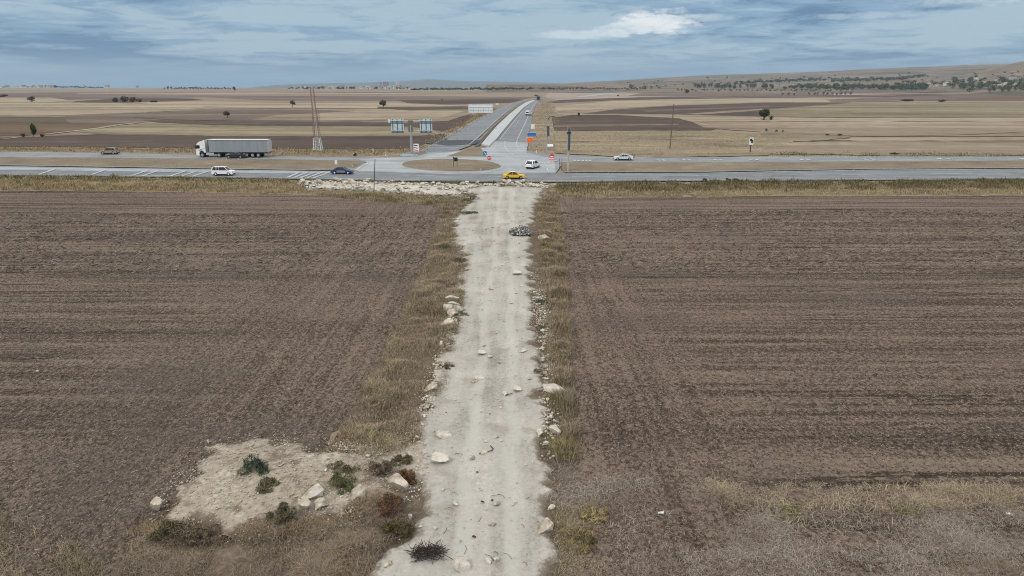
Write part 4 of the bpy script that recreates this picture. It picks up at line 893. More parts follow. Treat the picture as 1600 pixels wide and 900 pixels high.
# articulated lorry
wp = paint_m('lorry_white', (.80, .82, .82)); curtain = None
def curtain_mat():
    m, t, b = new_mat('grey_curtain'); P = NN(t, 'ShaderNodeTexCoord').outputs['Object']
    n = NOISE(t, VSCALE(t, P, (2.2, 1, .12)), 1., 4, .7); n2 = NOISE(t, P, .6, 4, .6)
    c = MIX(t, SS(t, n, .3, .75), (.235, .265, .285), (.30, .325, .34)); c = MIX(t, M(t, 'MULTIPLY', SS(t, n2, .5, .7), .35), c, (.22, .235, .24))
    t.links.new(c, b.inputs['Base Color']); b.inputs['Roughness'].default_value = .6; return m
curtain = curtain_mat()
lp = on_road(364.5, 247.6)
def lorry():
    Lt = 16.9; r = empty('lorry', (lp.x, lp.y + 1.0, lp.z + .03), R(178.6)); tag(r, 'white articulated lorry with a long grey curtain sided trailer', 'lorry')
    hl = Lt / 2; W = 2.55; hw = W / 2
    # cab, front at +x
    prof = [(hl - .05, .55), (hl, 1.0), (hl - .03, 1.9), (hl - .28, 3.0), (hl - .75, 3.45), (hl - 2.15, 3.92), (hl - 2.3, 3.9), (hl - 2.3, 1.1), (hl - 1.95, 1.1), (hl - 1.8, 1.45), (hl - 1.4, 1.6), (hl - .98, 1.45), (hl - .82, 1.0), (hl - .8, .45)]
    cb = MB().loft([[(x if i > 5 or i < 0 else x - .06, y, z) for i, (x, z) in enumerate(prof)] if abs(y) == hw else [(x, y, z) for x, z in prof] for y in (-hw, -hw + .2, hw - .2, hw)]).build('cab', wp, r)
    MB().add([(hl + .012, -1.1, 1.95), (hl + .012, 1.1, 1.95), (hl - .26, 1.1, 3.0), (hl - .26, -1.1, 3.0), (hl - .1, -1.1, 1.95), (hl - .1, 1.1, 1.95), (hl - .4, 1.1, 3.0), (hl - .4, -1.1, 3.0)], [(0, 1, 2, 3), (7, 6, 5, 4), (0, 4, 5, 1), (3, 2, 6, 7), (0, 3, 7, 4), (1, 5, 6, 2)]).build('windscreen', glass, cb)
    for s in (-1, 1):
        MB().prism([(hl - .18, 2.0), (hl - .32, 2.78), (hl - 1.05, 2.78), (hl - 1.05, 2.02)], s * (hw - .02), s * (hw + .012)).build('window', glass, cb)
        MB().prism([(hl - .5, 1.55), (hl - .9, 1.75), (hl - 2.2, 2.1), (hl - 2.2, 2.02), (hl - 1.0, 1.55)], s * (hw - .02), s * (hw + .01)).build('stripe', solid('grey_decal', (.16, .19, .18), .5), cb)
        MB().box((hl - .1, s * (hw + .14), 2.45), (.16, .2, .75)).build('mirror', blackp, cb)
        MB().box((hl - .05, s * .95, .95), (.12, .4, .22)).build('headlight', lampw, cb)
        for xx, nm in ((hl - 1.4, .5), (hl - 5.3, .5)):
            MB().tube((xx, s * (hw - .5), .52), (xx, s * (hw - .32), .52), .6, .6, 16).build('wheel_arch', blackp, r); wheel(r, xx, s * hw, .52, .34, rim_m)
        for xx in (-hl + 2.4, -hl + 3.75, -hl + 5.1): wheel(r, xx, s * hw, .52, .38, rim_m)
        tk = MB()
        for k in range(4): tk.box((hl - 2.55 - .46 * k, s * (hw - .22), .8), (.38, .36, .55))
        tk.build('fuel_tank', solid('tank_alloy', (.55, .57, .56), .4, .3), r)
        MB().box((-hl + 7.6, s * (hw - .08), .98), (3.0, .06, .5)).build('side_guard', solid('guard_grey', (.06, .065, .07), .6), r)
    MB().box((hl - 4.2, 0, .9), (4.6, 1.0, .35)).build('chassis', blackp, r)
    MB().box((-hl + 6.8, 0, 1.02), (13.4, 1.5, .3)).build('chassis', blackp, r)
    tl = Lt - 3.1; c = -hl + tl / 2
    bx = MB().box((c, 0, 2.62), (tl - .1, W - .03, 2.55)).build('trailer_box', curtain, r)
    MB().box((c, 0, 1.27), (tl, W + .02, .14)).build('floor_rail', solid('rail_grey', (.30, .31, .31), .6), bx)
    MB().box((c, 0, 3.93), (tl + .02, W + .03, .10)).build('roof_rail', solid('dark_rail', (.05, .055, .06), .6), bx)
    MB().box((c, 0, 4.0), (tl, W - .02, .05)).build('roof', wp, bx)
    MB().box((-hl + tl + .04, 0, 2.6), (.1, W + .01, 2.6)).build('headboard', solid('dark_rail', (.05, .055, .06), .6), bx)
    for s in (-1, 1): MB().box((-hl - .02, s * .64, 2.6), (.08, 1.24, 2.55)).build('door', solid('door_panel_grey', (.52, .50, .52), .5), bx)
    MB().box((-hl - .03, 0, 1.12), (.12, W, .2)).build('bumper', solid('rusty_bar', (.35, .17, .11), .6), r)
    for s in (-1, 1): MB().box((-hl - .1, s * .95, 1.12), (.06, .4, .15)).build('taillight', lampr, r)
lorry()
# far traffic on the side road
def far_truck(px, py, W_, Hh, L, m_back, label, name, rz):
    p = on_road(px, py); r = empty(name, (p.x, p.y, p.z + .05), rz); tag(r, label, 'lorry' if L > 7 else 'van')
    MB().box((-.6, 0, Hh / 2 + .45), (L - 2.2, W_, Hh - .7)).build('cargo_box', m_back, r)
    MB().loft([[(L / 2 - 1.6, -W_ * .47, .5), (L / 2 - 1.6, W_ * .47, .5), (L / 2 - 1.6, W_ * .45, Hh * .8), (L / 2 - 1.6, -W_ * .45, Hh * .8)], [(L / 2, -W_ * .46, .5), (L / 2, W_ * .46, .5), (L / 2 - .4, W_ * .42, Hh * .75), (L / 2 - .4, -W_ * .42, Hh * .75)]]).build('cab', wp, r)
    MB().box((-L / 2 - .0, 0, .75), (.25, W_, .3)).build('bumper', blackp, r)
    MB().box((-L / 2 + .48, 0, Hh * .70), (.06, W_ * .8, Hh * .25)).build('rear_window', glass, r)
    for s in (-1, 1):
        for xx in (L / 2 - 1.2, -L / 2 + 1.3): wheel(r, xx, s * W_ / 2, .42, .3)
far_truck(841.5, 157.2, 2.6, 3.9, 9.5, solid('truck_dark', (.04, .05, .06), .6), 'dark lorry seen from behind where the side road bends away', 'lorry', R(78))
far_truck(826, 181.6, 2.0, 2.5, 5.6, wp, 'white van seen from behind far along the side road', 'van', R(70))

# ------------------------------------------------------------------ poles, signs, mast
steel = solid('galvanised_steel', (.36, .38, .39), .5, .3); wood = solid('weathered_pole', (.15, .115, .085), .9); white = solid('white_enamel', (.75, .77, .77), .5, var=.06); red = solid('red_enamel', (.62, .04, .05), .5); blue = solid('blue_enamel', (.02, .16, .50), .5); orange = solid('orange_enamel', (.85, .16, .03), .5); black = solid('black_enamel', (.015, .015, .017), .6); conc_p = solid('concrete_post', (.42, .41, .37), .85); darkpole = solid('dark_pole', (.05, .05, .05), .8)
def up_post(name, label, cat, px, py, top, r, mat, lean=0., group=None, r2=None):
    p = G(px, py); h = (py - top) * mpp(p) / CP * .99; o = empty(name, p); tag(o, label, cat, group)
    return o, h, p
def simple_post(name, label, cat, px, py, top, r, mat, lean=0., group=None):
    p = G(px, py); h = (py - top) * mpp(p); m = MB().tube((0, 0, -.1), (lean * h, 0, h), r, r * .8, 8)
    o = m.build(name, mat); o.location = p; tag(o, label, cat, group); return o
simple_post('marker_pole', 'thin dark leaning pole standing in front of the white rubble bank', 'pole', 584, 303, 249, .075, darkpole, .09)
simple_post('marker_pole', 'short dark pole in the roadside grass at the right', 'pole', 1228.5, 301, 279, .05, darkpole, .02)
simple_post('utility_pole', 'tall wooden pole on the straw coloured rough grass', 'pole', 1046.5, 233, 165, .16, wood, .03)
def post_row():
    for px, py, top, lb in ((525.5, 259.5, 250.5, 'thick white and yellow marker post on the left reserve behind the dark blue car'), (550.5, 262.6, 256, 'white marker post on the right tip of the left reserve'), (354.5, 251.6, 247.2, 'white marker post on the left reserve by the lorry wheels'),
                            (372.5, 251.6, 247.4, 'white marker post on the left reserve below the trailer axles'), (583, 238, 231.6, 'pale marker post in the grass beyond the far carriageway'), (602.5, 245.5, 238.4, 'white marker post on the thin island near the sign column'),
                            (633, 237.4, 231.6, 'white marker post in the grass left of the sign column'), (751.5, 268, 262.8, 'thin white post on the right half of the oval island'), (838, 239, 232.4, 'white marker post at the grass corner right of the side road')):
        p = G(px, py); h = (py - top) * mpp(p); r = empty('marker_post', p); tag(r, lb, 'marker post', 'white marker posts of the junction')
        wd = .5 if '525' in str(px) else .16
        MB().box((0, 0, h / 2), (wd, wd * .6, h)).build('post', white, r)
        MB().box((0, 0, h * (.25 if wd > .3 else .8)), (wd * 1.03, wd * .64, h * .22)).build('reflector', solid('yellow_band', (.6, .55, .05), .5) if wd > .3 else red, r)
post_row()
def disc(name, p, r, m, parent, y=-.03, th=.02): return MB().tube((p[0], y, p[1]), (p[0], y - th, p[1]), r, r, 20).build(name, m, parent)
def sign_post(label, px, py, top, rad, kind, rz=0., cat='road sign'):
    p = G(px, py); h = (py - top) * mpp(p); o = empty('road_sign', p, rz); tag(o, label, cat)
    MB().tube((0, 0, 0), (0, 0, h), .05, .05, 8).build('post', steel, o)
    z = h - rad
    if kind == 'keep':
        f = disc('sign_face', (0, z), rad, blue, o); MB().tube((-rad * .45, -.065, z + rad * .45), (rad * .42, -.065, z - rad * .42), .06, .06, 6).build('arrow', white, f)
        MB().add([(rad * .55, -.062, z - rad * .55), (rad * .55, -.062, z + rad * .05), (-.05 * rad, -.062, z - rad * .55)], [(0, 1, 2)]).build('arrow_head', white, f)
    if kind == 'noentry':
        f = disc('sign_face', (0, z), rad, red, o); MB().box((0, -.066, z), (rad * 1.3, .02, rad * .36)).build('bar', white, f)
    if kind == 'board':
        f = MB().box((0, -.05, z), (rad * 2, .05, rad * 2)).build('sign_face', white, o)
    return o, z
sign_post('blue round keep right sign at the tip of the triangular island', 758, 247, 236, .52, 'keep')
sign_post('red round no entry sign below the blue keep right sign', 764.5, 251.5, 243.6, .46, 'noentry')
sign_post('red round no entry sign of a pair, right of the white off-road car, upper one', 862, 252.6, 240.6, .55, 'noentry')
o_, z_ = sign_post('red striped sign just under the upper no entry sign', 861.6, 254.6, 246.6, .5, 'board')
for k in (-.2, .2): MB().box((0, -.085, z_ + k), (1.0, .02, .2)).build('stripe', red, o_)
# hazard board with red and white bars, on two thin legs
p = G(651, 246.6); o = empty('hazard_board', p); tag(o, 'tall red and white striped hazard board where the side road joins', 'road sign')
for s in (-1, 1): MB().tube((s * .45, 0, 0), (s * .45, 0, 3.2), .04, .04, 6).build('leg', steel, o)
f = MB().box((0, -.06, 2.35), (1.25, .06, 1.75)).build('board', white, o)
for z in (1.75, 2.3, 2.85): MB().box((-.1, -.1, z), (.95, .03, .2), m=Matrix.Rotation(R(12), 3, 'Y')).build('stripe', black if z > 2.5 else red, f)
# dark direction sign seen edge on, on the oval island
p = G(711.5, 263.6); o = empty('road_sign', p); tag(o, 'small dark two legged sign standing on the oval island', 'road sign')
for s in (-1, 1): MB().tube((s * .38, 0, 0), (s * .38, 0, 2.4), .05, .05, 6).build('leg', darkpole, o)
MB().box((.15, -.06, 1.95), (.75, .06, .8)).build('board', black, o); MB().box((-.38, -.06, 2.25), (.22, .06, .45)).build('plate', black, o)
p = G(555, 247); o = empty('road_sign', p); tag(o, 'small black two legged sign board at the end of the far carriageway', 'road sign')
for s in (-1, 1): MB().tube((s * .22, 0, 0), (s * .22, 0, 1.0), .04, .04, 6).build('leg', darkpole, o)
MB().box((0, -.05, .85), (.75, .06, .65)).build('board', black, o); MB().box((-.25, -.085, 1.05), (.18, .02, .16)).build('marker', white, o)
# square picture sign on the right
p = G(1172, 238.6); h = 23.5 * mpp(p); o = empty('road_sign', p); tag(o, 'white board with a dark figure on a black post right of the wooden pole', 'road sign')
MB().tube((0, 0, 0), (0, 0, h), .12, .12, 8).build('post', black, o)
f = MB().box((0, -.16, h - .9), (.95, .08, 1.75)).build('board', white, o)
MB().box((-.1, -.215, h - .6), (.5, .03, .6)).build('figure', black, f); MB().box((.18, -.215, h - .95), (.42, .03, .75)).build('figure', solid('figure_green', (.03, .05, .04), .6), f)
# overhead direction sign, seen from the back
p = G(643.5, 243.4); h = (243.4 - 189) * mpp(p); k = mpp(p); o = empty('overhead_sign', p); tag(o, 'tall T shaped overhead sign, two panels seen from behind on one column', 'road sign')
MB().tube((0, 0, 0), (0, 0, h - 1.2), .34, .28, 12).build('column', steel, o)
for z in (h - .2, h - 2.4): MB().tube((-31 * k, 0, z), (33 * k, 0, z), .11, .11, 8).build('beam', steel, o)
MB().box((0, 0, h - 1.4), (1.1, .5, 2.6)).build('bracket', solid('bracket_grey', (.14, .14, .12), .6), o)
panel_b = solid('panel_back', (.50, .60, .64), .45, .1, var=.12, scale=1.2); railb = solid('dark_back_rail', (.10, .12, .13), .6)
for x0, x1 in ((-30.5, -11), (14, 33)):
    b_ = MB().box(((x0 + x1) / 2 * k, .3, h - 1.4), ((x1 - x0) * k, .1, 21.5 * k)).build('panel', panel_b, o)
    rr = MB()
    for q in (.13, .5, .87): rr.box(((x0 + (x1 - x0) * q) * k, .19, h - 1.4), (.16, .1, 21 * k))
    for q in (-.7, 1.5): rr.box(((x0 + x1) / 2 * k, .16, h - 1.4 - q), ((x1 - x0) * k, .08, .14))
    rr.build('stiffener', railb, b_)
MB().box((-33.5 * k, .3, h - .2), (3.4 * k, .1, 5 * k)).build('side_plate', solid('side_plate_white', (.62, .66, .68), .5), o)
# safety rail at the foot of the sign
o = empty('guard_rail', G(643, 246.2)); tag(o, 'low steel guard rail round the foot of the sign column', 'guard rail')
L = 26 * k; MB().box((-4 * k, -.1, .62), (L, .06, .34)).build('rail', solid('pale_rail', (.52, .55, .55), .5, .2), o)
for q in np.linspace(-.45, .45, 6): MB().box((-4 * k + q * L, 0, .35), (.12, .14, .7)).build('post', steel, o)
# billboard
def billboard():
    p = G(751, 182.5); k = mpp(p); o = empty('billboard', p, R(8)); tag(o, 'wide white billboard on stilts beside the side road', 'billboard')
    zb, zt = 6.2 * k, 19 * k; b_ = MB().box((0, 0, (zb + zt) / 2), (37 * k, .25, zt - zb)).build('board', solid('billboard_white', (.78, .80, .80), .6, var=.04), o)
    fr = MB()
    for z in (zb, zt): fr.box((0, -.02, z), (37.6 * k, .4, .35))
    for x in (-18.6, 18.6): fr.box((x * k, -.02, (zb + zt) / 2), (.4, .4, zt - zb))
    fr.build('frame', solid('frame_pale', (.62, .63, .62), .6), b_)
    rs = MB()
    for q in range(9): rs.box(((-15 + 3.9 * q) * k, -.17, zb + (zt - zb) * .36), (.14, .08, (zt - zb) * .62))
    rs.box((0, -.16, zb + (zt - zb) * .62), (36 * k, .08, .22)).box((0, -.16, zb + (zt - zb) * .3), (36 * k, .08, .16)); rs.build('batten', solid('batten_grey', (.38, .41, .43), .6), b_)
    for x in (-15, -5, 5, 15): MB().tube((x * k, .3, 0), (x * k, .3, zb + .5), .2, .2, 8).build('leg', steel, o)
    p = G(777, 168.5); k = mpp(p); o = empty('road_sign', p); tag(o, 'small pale sign board on the bank just right of the billboard', 'road sign')
    MB().tube((0, 0, 0), (0, 0, 7 * k), .12, .12, 6).build('post', steel, o); MB().box((0, -.15, 5.6 * k), (5 * k, .1, 3 * k)).build('board', solid('pale_green_board', (.50, .58, .55), .6), o)
billboard()
# signs on the right of the side road
def board_sign(name, label, px, py, top, wpx, hpx, m, legs=2, rz=0.):
    p = G(px, py); k = mpp(p); o = empty(name, p, rz); tag(o, label, 'road sign'); h = (py - top) * k
    b_ = MB().box((0, -.08, h - hpx * k / 2), (wpx * k, .07, hpx * k)).build('board', m, o)
    MB().box((0, -.02, h - hpx * k / 2), (wpx * k + .12, .06, hpx * k + .12)).build('frame', white, b_)
    for s in ((-1, 1) if legs == 2 else (0,)): MB().tube((s * wpx * k * .33, 0, 0), (s * wpx * k * .33, 0, h - .1), .06, .06, 6).build('leg', steel, o)
board_sign('road_sign', 'bright orange roadworks board at the right edge of the side road', 828, 229.5, 215.6, 9.5, 6.2, orange)
board_sign('road_sign', 'blue direction board standing just behind the orange board', 830.5, 221, 207.6, 13.5, 4.6, blue)
board_sign('road_sign', 'white square board standing behind the blue direction board', 832.2, 211, 195, 5.6, 6.6, white, 1)
# lamp column with arm and dark cabinet, and concrete mast with dark panel
p = G(854, 242); k = mpp(p); o = empty('lamp_post', p); tag(o, 'grey lamp column with a curved arm and dark panel right of the blue board', 'lamp post'); h = (242 - 186) * k
MB().tube((0, 0, 0), (.15, 0, h - .6), .14, .10, 8).build('column', steel, o)
am = MB(); pts_ = [(.15, 0, h - .6), (.3, 0, h - .1), (.7, 0, h + .25), (1.3, 0, h + .35)]
for a, b in zip(pts_, pts_[1:]): am.tube(a, b, .09, .08, 6)
am.build('arm', darkpole, o); MB().box((1.5, 0, h + .33), (.6, .28, .14)).build('lamp_head', darkpole, o)
MB().box((.3, -.2, h - 3.0), (.55, .2, 2.4)).build('panel', solid('panel_slate', (.07, .09, .12), .4), o)
p = G(887.5, 270); k = mpp(p); o = empty('camera_mast', p); tag(o, 'tall concrete mast with a long dark panel on the right grass reserve', 'mast'); h = (270 - 199) * k
MB().tube((0, 0, 0), (0, 0, h * .80), .20, .15, 10).build('column', conc_p, o)
MB().tube((-.22, 0, h * .4), (-.22, 0, h), .06, .05, 6).build('rod', conc_p, o); MB().tube((.3, 0, h * .55), (.3, 0, h * .97), .06, .05, 6).build('rod', steel, o)
MB().box((.06, -.26, h * .72), (.42, .2, h * .46)).build('panel', solid('panel_slate', (.07, .09, .12), .4), o)
MB().box((.02, -.24, h * .86), (.9, .3, .3)).build('bracket', darkpole, o)
for px, lb in ((873.8, 'left one of two thin dark posts on the right reserve'), (877.6, 'right one of two thin dark posts on the right reserve')):
    simple_post('post', lb, 'post', px, 266, 248, .05, darkpole, 0, 'thin posts of the right reserve')
for i, (px, lb) in enumerate(((857.5, 'first of three white bollards'), (859.8, 'middle one of three white bollards'), (862.6, 'last of three white bollards'))):
    simple_post('bollard', lb + ' at the tip of the right reserve', 'bollard', px, 256.6, 252, .09, white, 0, 'bollards at the tip of the right reserve')
for i in range(2):
    simple_post('post', ('left' if i == 0 else 'right') + ' dark post right behind the pale silver hatchback car', 'post', 987.5 + 3 * i, 248.2, 240.2, .07, darkpole, 0, 'posts behind the silver car')
# white van shaped shelter and litter by the lamp column
p = G(859, 231.5); o = empty('culvert_pipe', p, R(10)); tag(o, 'white concrete pipe end lying in the grass right of the lamp column', 'pipe')
rg_ = lambda r_, x: [(x, r_ * math.cos(a), 0.5 + r_ * math.sin(a)) for a in np.linspace(0, 2 * math.pi, 16, endpoint=False)]
MB().loft([rg_(.5, -.8), rg_(.5, .8)], cap=False).build('shell', white, o); MB().loft([rg_(.4, -.78), rg_(.4, .78)]).build('bore', black, o)

# lattice mast in red and white
def lattice():
    p = G(497.5, 236); k = mpp(p); o = empty('lattice_mast', p); tag(o, 'tall red and white lattice mast between the lorry and the overhead sign', 'mast'); h = (236 - 139.5) * k
    w0, w1 = 11.0 * k, 4.4 * k; mr = solid('faded_red_paint', (.25, .15, .145), .7); mw_ = solid('mast_white', (.72, .73, .74), .5)
    def half(z): return (w0 + (w1 - w0) * min(1, z / (h * .72)) ) / 2 if z < h * .72 else w1 / 2
    bands = [0, .21, .37, .53, .69, .85, 1.0]; cor = ((-1, -1), (1, -1), (1, 1), (-1, 1)); dx = lambda z: -.9 * (z / h) * w0 * .28
    for bi in range(6):
        za, zb = bands[bi] * h, bands[bi + 1] * h; m = mw_ if bi == 0 else mr
        br = MB(); nseg = 4; lgs = [MB() for _ in range(4)]
        for s in range(nseg):
            z0, z1 = za + (zb - za) * s / nseg, za + (zb - za) * (s + 1) / nseg
            P0 = [Vector((dx(z0) + c[0] * half(z0), c[1] * half(z0), z0)) for c in cor]; P1 = [Vector((dx(z1) + c[0] * half(z1), c[1] * half(z1), z1)) for c in cor]
            for q in range(4):
                br.tube(P0[q], P1[(q + 1) % 4], .018, .018, 4); br.tube(P1[q], P1[(q + 1) % 4], .018, .018, 4)
        br.build('bracing', m, o)
        for q, c in enumerate(cor):
            A_, B_ = [Vector((dx(z) + c[0] * half(z), c[1] * half(z), z)) for z in (za, zb)]
            MB().tube(A_, B_, .07 if bi else .10, .07 if bi else .09, 6).build('leg_section', m, o)
    ld = MB()
    for s in (-.2, .2): ld.tube((s, 0, 0), (dx(h) + s, 0, h), .03, .03, 5)
    for z in np.arange(.4, h, .5): ld.tube((dx(z) - .2, 0, z), (dx(z) + .2, 0, z), .025, .025, 4)
    ld.build('ladder', mw_, o)
    for s, c in ((-1, (-14, 6)), (1, (16, 6))): MB().tube((dx(h * .45) + s * half(h * .45), 0, h * .45), (s * 8.2 * k, 0, 0), .05, .05, 5).build('brace_leg', steel, o)
    for c in cor: MB().box((c[0] * w0 / 2, c[1] * w0 / 2, .15), (.7, .7, .4)).build('footing', conc_p, o)
lattice()

# ------------------------------------------------------------------ trees and bushes
leaf_m = tinted('leaves', .75); bark = solid('bark', (.09, .07, .055), .95)
def foliage_mesh(seed, w_, h_, n, size, pal, base=.0, lobes=7, flat=.9, thin=.42):
    rg = np.random.default_rng(seed); cs = []
    for _ in range(lobes):
        d = rg.normal(0, 1, 3); d /= np.linalg.norm(d); r = (.58 if thin > .2 else .85) * rg.random() ** .4
        cs.append((d * r * np.array([1, 1, .8]), (.34 + .24 * rg.random()) if thin > .2 else (.12 + .3 * rg.random()), rg.integers(0, len(pal))))
    V, C = [], []
    for _ in range(n):
        c, r, pi = cs[rg.integers(0, lobes)]; d = rg.normal(0, 1, 3); d /= np.linalg.norm(d); q = c + d * r * (.55 + .5 * rg.random() ** .6)
        P = np.array([q[0] * w_ / 2, q[1] * w_ / 2 * flat, base + max(.02, (q[2] + .95) / 1.9) * (h_ - base)])
        n_ = d + rg.normal(0, .5, 3); n_ /= np.linalg.norm(n_); u = np.cross(n_, rg.normal(0, 1, 3)); u /= np.linalg.norm(u); v = np.cross(n_, u); s = size * (.5 + rg.random())
        V += [P - u * s * .5, P + v * s * thin, P + u * s * .5, P - v * s * thin]
        C += [np.array(pal[pi if rg.random() < .75 else rg.integers(0, len(pal))]) * (.65 + .7 * rg.random())] * 4
    return np_mesh('foliage', np.array(V), np.arange(len(V)).reshape(-1, 4), leaf_m, colors=np.array(C))
def stem_mesh(h_, r, w_, seed, crown0):
    rg = np.random.default_rng(seed); m = MB(); top = Vector((rg.normal(0, .03) * h_, rg.normal(0, .03) * h_, h_ * .75)); mid = top * .5
    m.tube((0, 0, -.2), mid, r, r * .75, 8); m.tube(mid, top, r * .75, r * .3, 7)
    for k in range(6):
        a = 6.28 * k / 6 + rg.random(); b = mid.lerp(top, .15 + .6 * rg.random()) if crown0 > .1 else Vector((0, 0, h_ * .05))
        m.tube(b, b + Vector((math.cos(a) * w_ * .36, math.sin(a) * w_ * .36, h_ * (.12 + .22 * rg.random()))), r * .4, r * .12, 6)
    me = bpy.data.meshes.new('trunk'); me.from_pydata(m.v, [], m.f); me.materials.append(bark); me.update(); return me
DGR = ((.035, .055, .025), (.055, .075, .032), (.045, .055, .03), (.075, .09, .04)); DOL = ((.06, .05, .03), (.085, .07, .042), (.05, .042, .028), (.10, .085, .05)); MGR = ((.08, .105, .045), (.105, .125, .055), (.065, .08, .04)); BRO = ((.085, .062, .045), (.12, .09, .065), (.07, .052, .04)); TEA = ((.05, .07, .05), (.065, .082, .058), (.055, .065, .048))
sd_ = [100]
def tree(px, py, wpx, hpx, pal, label, name='tree', cat='tree', group=None, crown0=.18, n=520, leaf=None, lobes=7, part='crown', thin=.42):
    p = G(px, py); k = mpp(p); w_, h_ = wpx * k, hpx * k; sd_[0] += 1; o = empty(name, p, random.random() * 6); tag(o, label, cat, group)
    c = link(bpy.data.objects.new(part, foliage_mesh(sd_[0], w_, h_, n, leaf or max(w_, h_) * .085, pal, h_ * crown0, lobes, .9, thin)), o)
    link(bpy.data.objects.new('trunk' if part == 'crown' else 'stem', stem_mesh(h_, max(.03, w_ * .035), w_, sd_[0], crown0)), o); return o
tree(53, 214.5, 13, 22, DGR, 'dark green upright tree at the corner of the reddish field', n=800)
tree(36, 215, 9, 7, DOL, 'low olive bush left of the dark green upright tree', 'bush', 'bush', None, 0)
tree(66, 214.5, 9, 6, DOL, 'low olive bush right of the dark green upright tree', 'bush', 'bush', None, 0)
tree(50, 159, 14, 9.5, DOL, 'round dark brown bush alone above the pale stubble', 'bush', 'bush', None, 0)
for px, w_, h_, lb in ((181, 13, 8.5, 'leftmost bush of the dark thicket above the pale stubble'), (194, 17, 10.5, 'tallest bush of the dark thicket above the pale stubble'), (207, 15, 9, 'third bush of the dark thicket above the pale stubble'), (218, 13, 6, 'low rightmost bush of the dark thicket above the pale stubble'), (240, 17, 3.4, 'flat dark bush right of the thicket above the pale stubble'), (4, 20, 4, 'flat brown bush at the left rim of the far fields')):
    tree(px, 160 if px > 100 else 151.5, w_, h_, BRO if px != 194 else DOL, lb, 'bush', 'bush', None, 0)
tree(355.5, 184.6, 14, 12.5, DOL, 'small dark brown tree in the tan field above the lorry')
tree(457, 168, 13, 12.5, DOL, 'dark olive tree in the pale stubble left of the lattice mast')
tree(599, 169, 15.5, 14, DGR, 'rounded dark green tree in the pale stubble right of the lattice mast', n=800)
tree(904, 182.8, 5, 8, DGR, 'small dark tree in the brown field right of the side road')
tree(1193, 188, 21, 21, DGR, 'round dark green tree standing alone in the right fields', n=1400, lobes=10, crown0=.06)
tree(1204.5, 188, 9, 8.5, BRO, 'brown bush leaning on the round dark green tree', 'bush', 'bush', None, 0)
tree(1073.5, 147.6, 10, 9.5, DGR, 'dark green tree alone in the pinkish far fields')
tree(367, 143, 8.5, 8.5, TEA, 'dark round tree at the right end of the skyline tree row')
tree(691, 157.0, 3.5, 3.2, DOL, 'tiny olive bush in the far brown strip', 'bush', 'bush', None, 0, 160)
tree(838, 150.6, 9, 3.4, BRO, 'flat brown bush above the bend of the side road', 'bush', 'bush', None, 0, 200)
for px, py, w_, h_, lb in ((1417, 158.2, 23, 3.6, 'long flat dark bush in the right far fields'), (1471, 159, 17, 3.4, 'shorter flat dark bush right of the long flat one'), (1313, 212.5, 9, 4.4, 'dark bush on the straw rise at the right'), (1293, 212, 9, 3.2, 'low dark bush left of the one on the straw rise'),
                           (1197, 206, 7, 6, 'brown bush left of the row of brown bushes in the right fields'), (1213, 207, 6, 6, 'second brown bush of the row in the right fields'), (1223, 207, 5, 5, 'third brown bush of the row in the right fields'), (965.5, 150.6, 5, 3.2, 'small dark bush in the pale field near the right hill foot'),
                           (1396, 242, 14, 4.6, 'green bush at the edge of the far carriageway'), (1100, 284.5, 11, 9, 'dark green bush at the roadside verge right of the track'), (1137, 284.4, 16, 6.5, 'olive bush at the roadside verge'), (1152, 284, 20, 6, 'low dark green bush at the roadside verge')):
    tree(px, py, w_, h_, DGR if 'green' in lb else (BRO if 'brown' in lb else DOL), lb, 'bush', 'bush', None, 0, 320)
def copies(spots, kinds, label, cat, group, name='tree'):
    """far trees: a few grown once, the rest copies"""
    protos = []
    for i, (px, py, w_, h_) in enumerate(spots):
        if len(protos) < 5:
            o = tree(px, py, w_, h_, kinds[i % len(kinds)], label, name, cat, group, .05, 200, None, 5); o['_w'] = w_ * mpp(G(px, py)); o['_h'] = h_ * mpp(G(px, py)); protos.append(o)
        else:
            q = random.choice(protos); p = G(px, py); k = mpp(p); c = copy_tree(q); c.location = p; c.rotation_euler.z = random.random() * 6.28
            c.scale = (w_ * k / q['_w'], w_ * k / q['_w'], h_ * k / q['_h'])
    for q in protos:
        del q['_w'], q['_h']
    for o in COL.objects:
        if '_w' in o: del o['_w'], o['_h']
def woodland(spots, pals, label):
    Vs, Fs, Cs, n0 = [], [], [], 0
    for i, (px, py, w_, h_) in enumerate(spots):
        p = G(px, py); k = mpp(p); sd_[0] += 1; me = foliage_mesh(sd_[0], w_ * k * 1.2, h_ * k * 1.12, 240, max(w_, h_) * k * .11, pals[i % len(pals)], 0, 6)
        n = len(me.vertices); co = np.empty(n * 3, np.float32); me.vertices.foreach_get('co', co); cc = np.empty(n * 4, np.float32); me.color_attributes['tint'].data.foreach_get('color', cc)
        Vs.append(co.reshape(-1, 3) + np.array(p)); Cs.append(cc.reshape(-1, 4)[:, :3]); Fs.append(np.arange(n).reshape(-1, 4) + n0); n0 += n
        bpy.data.meshes.remove(me)
    o = link(bpy.data.objects.new('far_woodland', np_mesh('far_woodland', np.vstack(Vs), np.vstack(Fs), leaf_m, colors=np.vstack(Cs)))); tag(o, label, 'woodland', None, 'stuff')
U = random.uniform
copies([(258 + i * 2.9 + U(-1, 1), 139.6 + U(-.2, .3), U(4, 6), U(3, 6.4) * (1 if i < 20 else .75)) for i in range(36)], (TEA, DGR), 'dark tree in the long row on the left skyline', 'tree', 'tree row on the left skyline')
woodland([(80 + i * 3.2, 136.8 + i * .03, U(4, 7), U(1.4, 2.6)) for i in range(26)], (TEA, DGR), 'low dark wood on the skyline beside the left town')
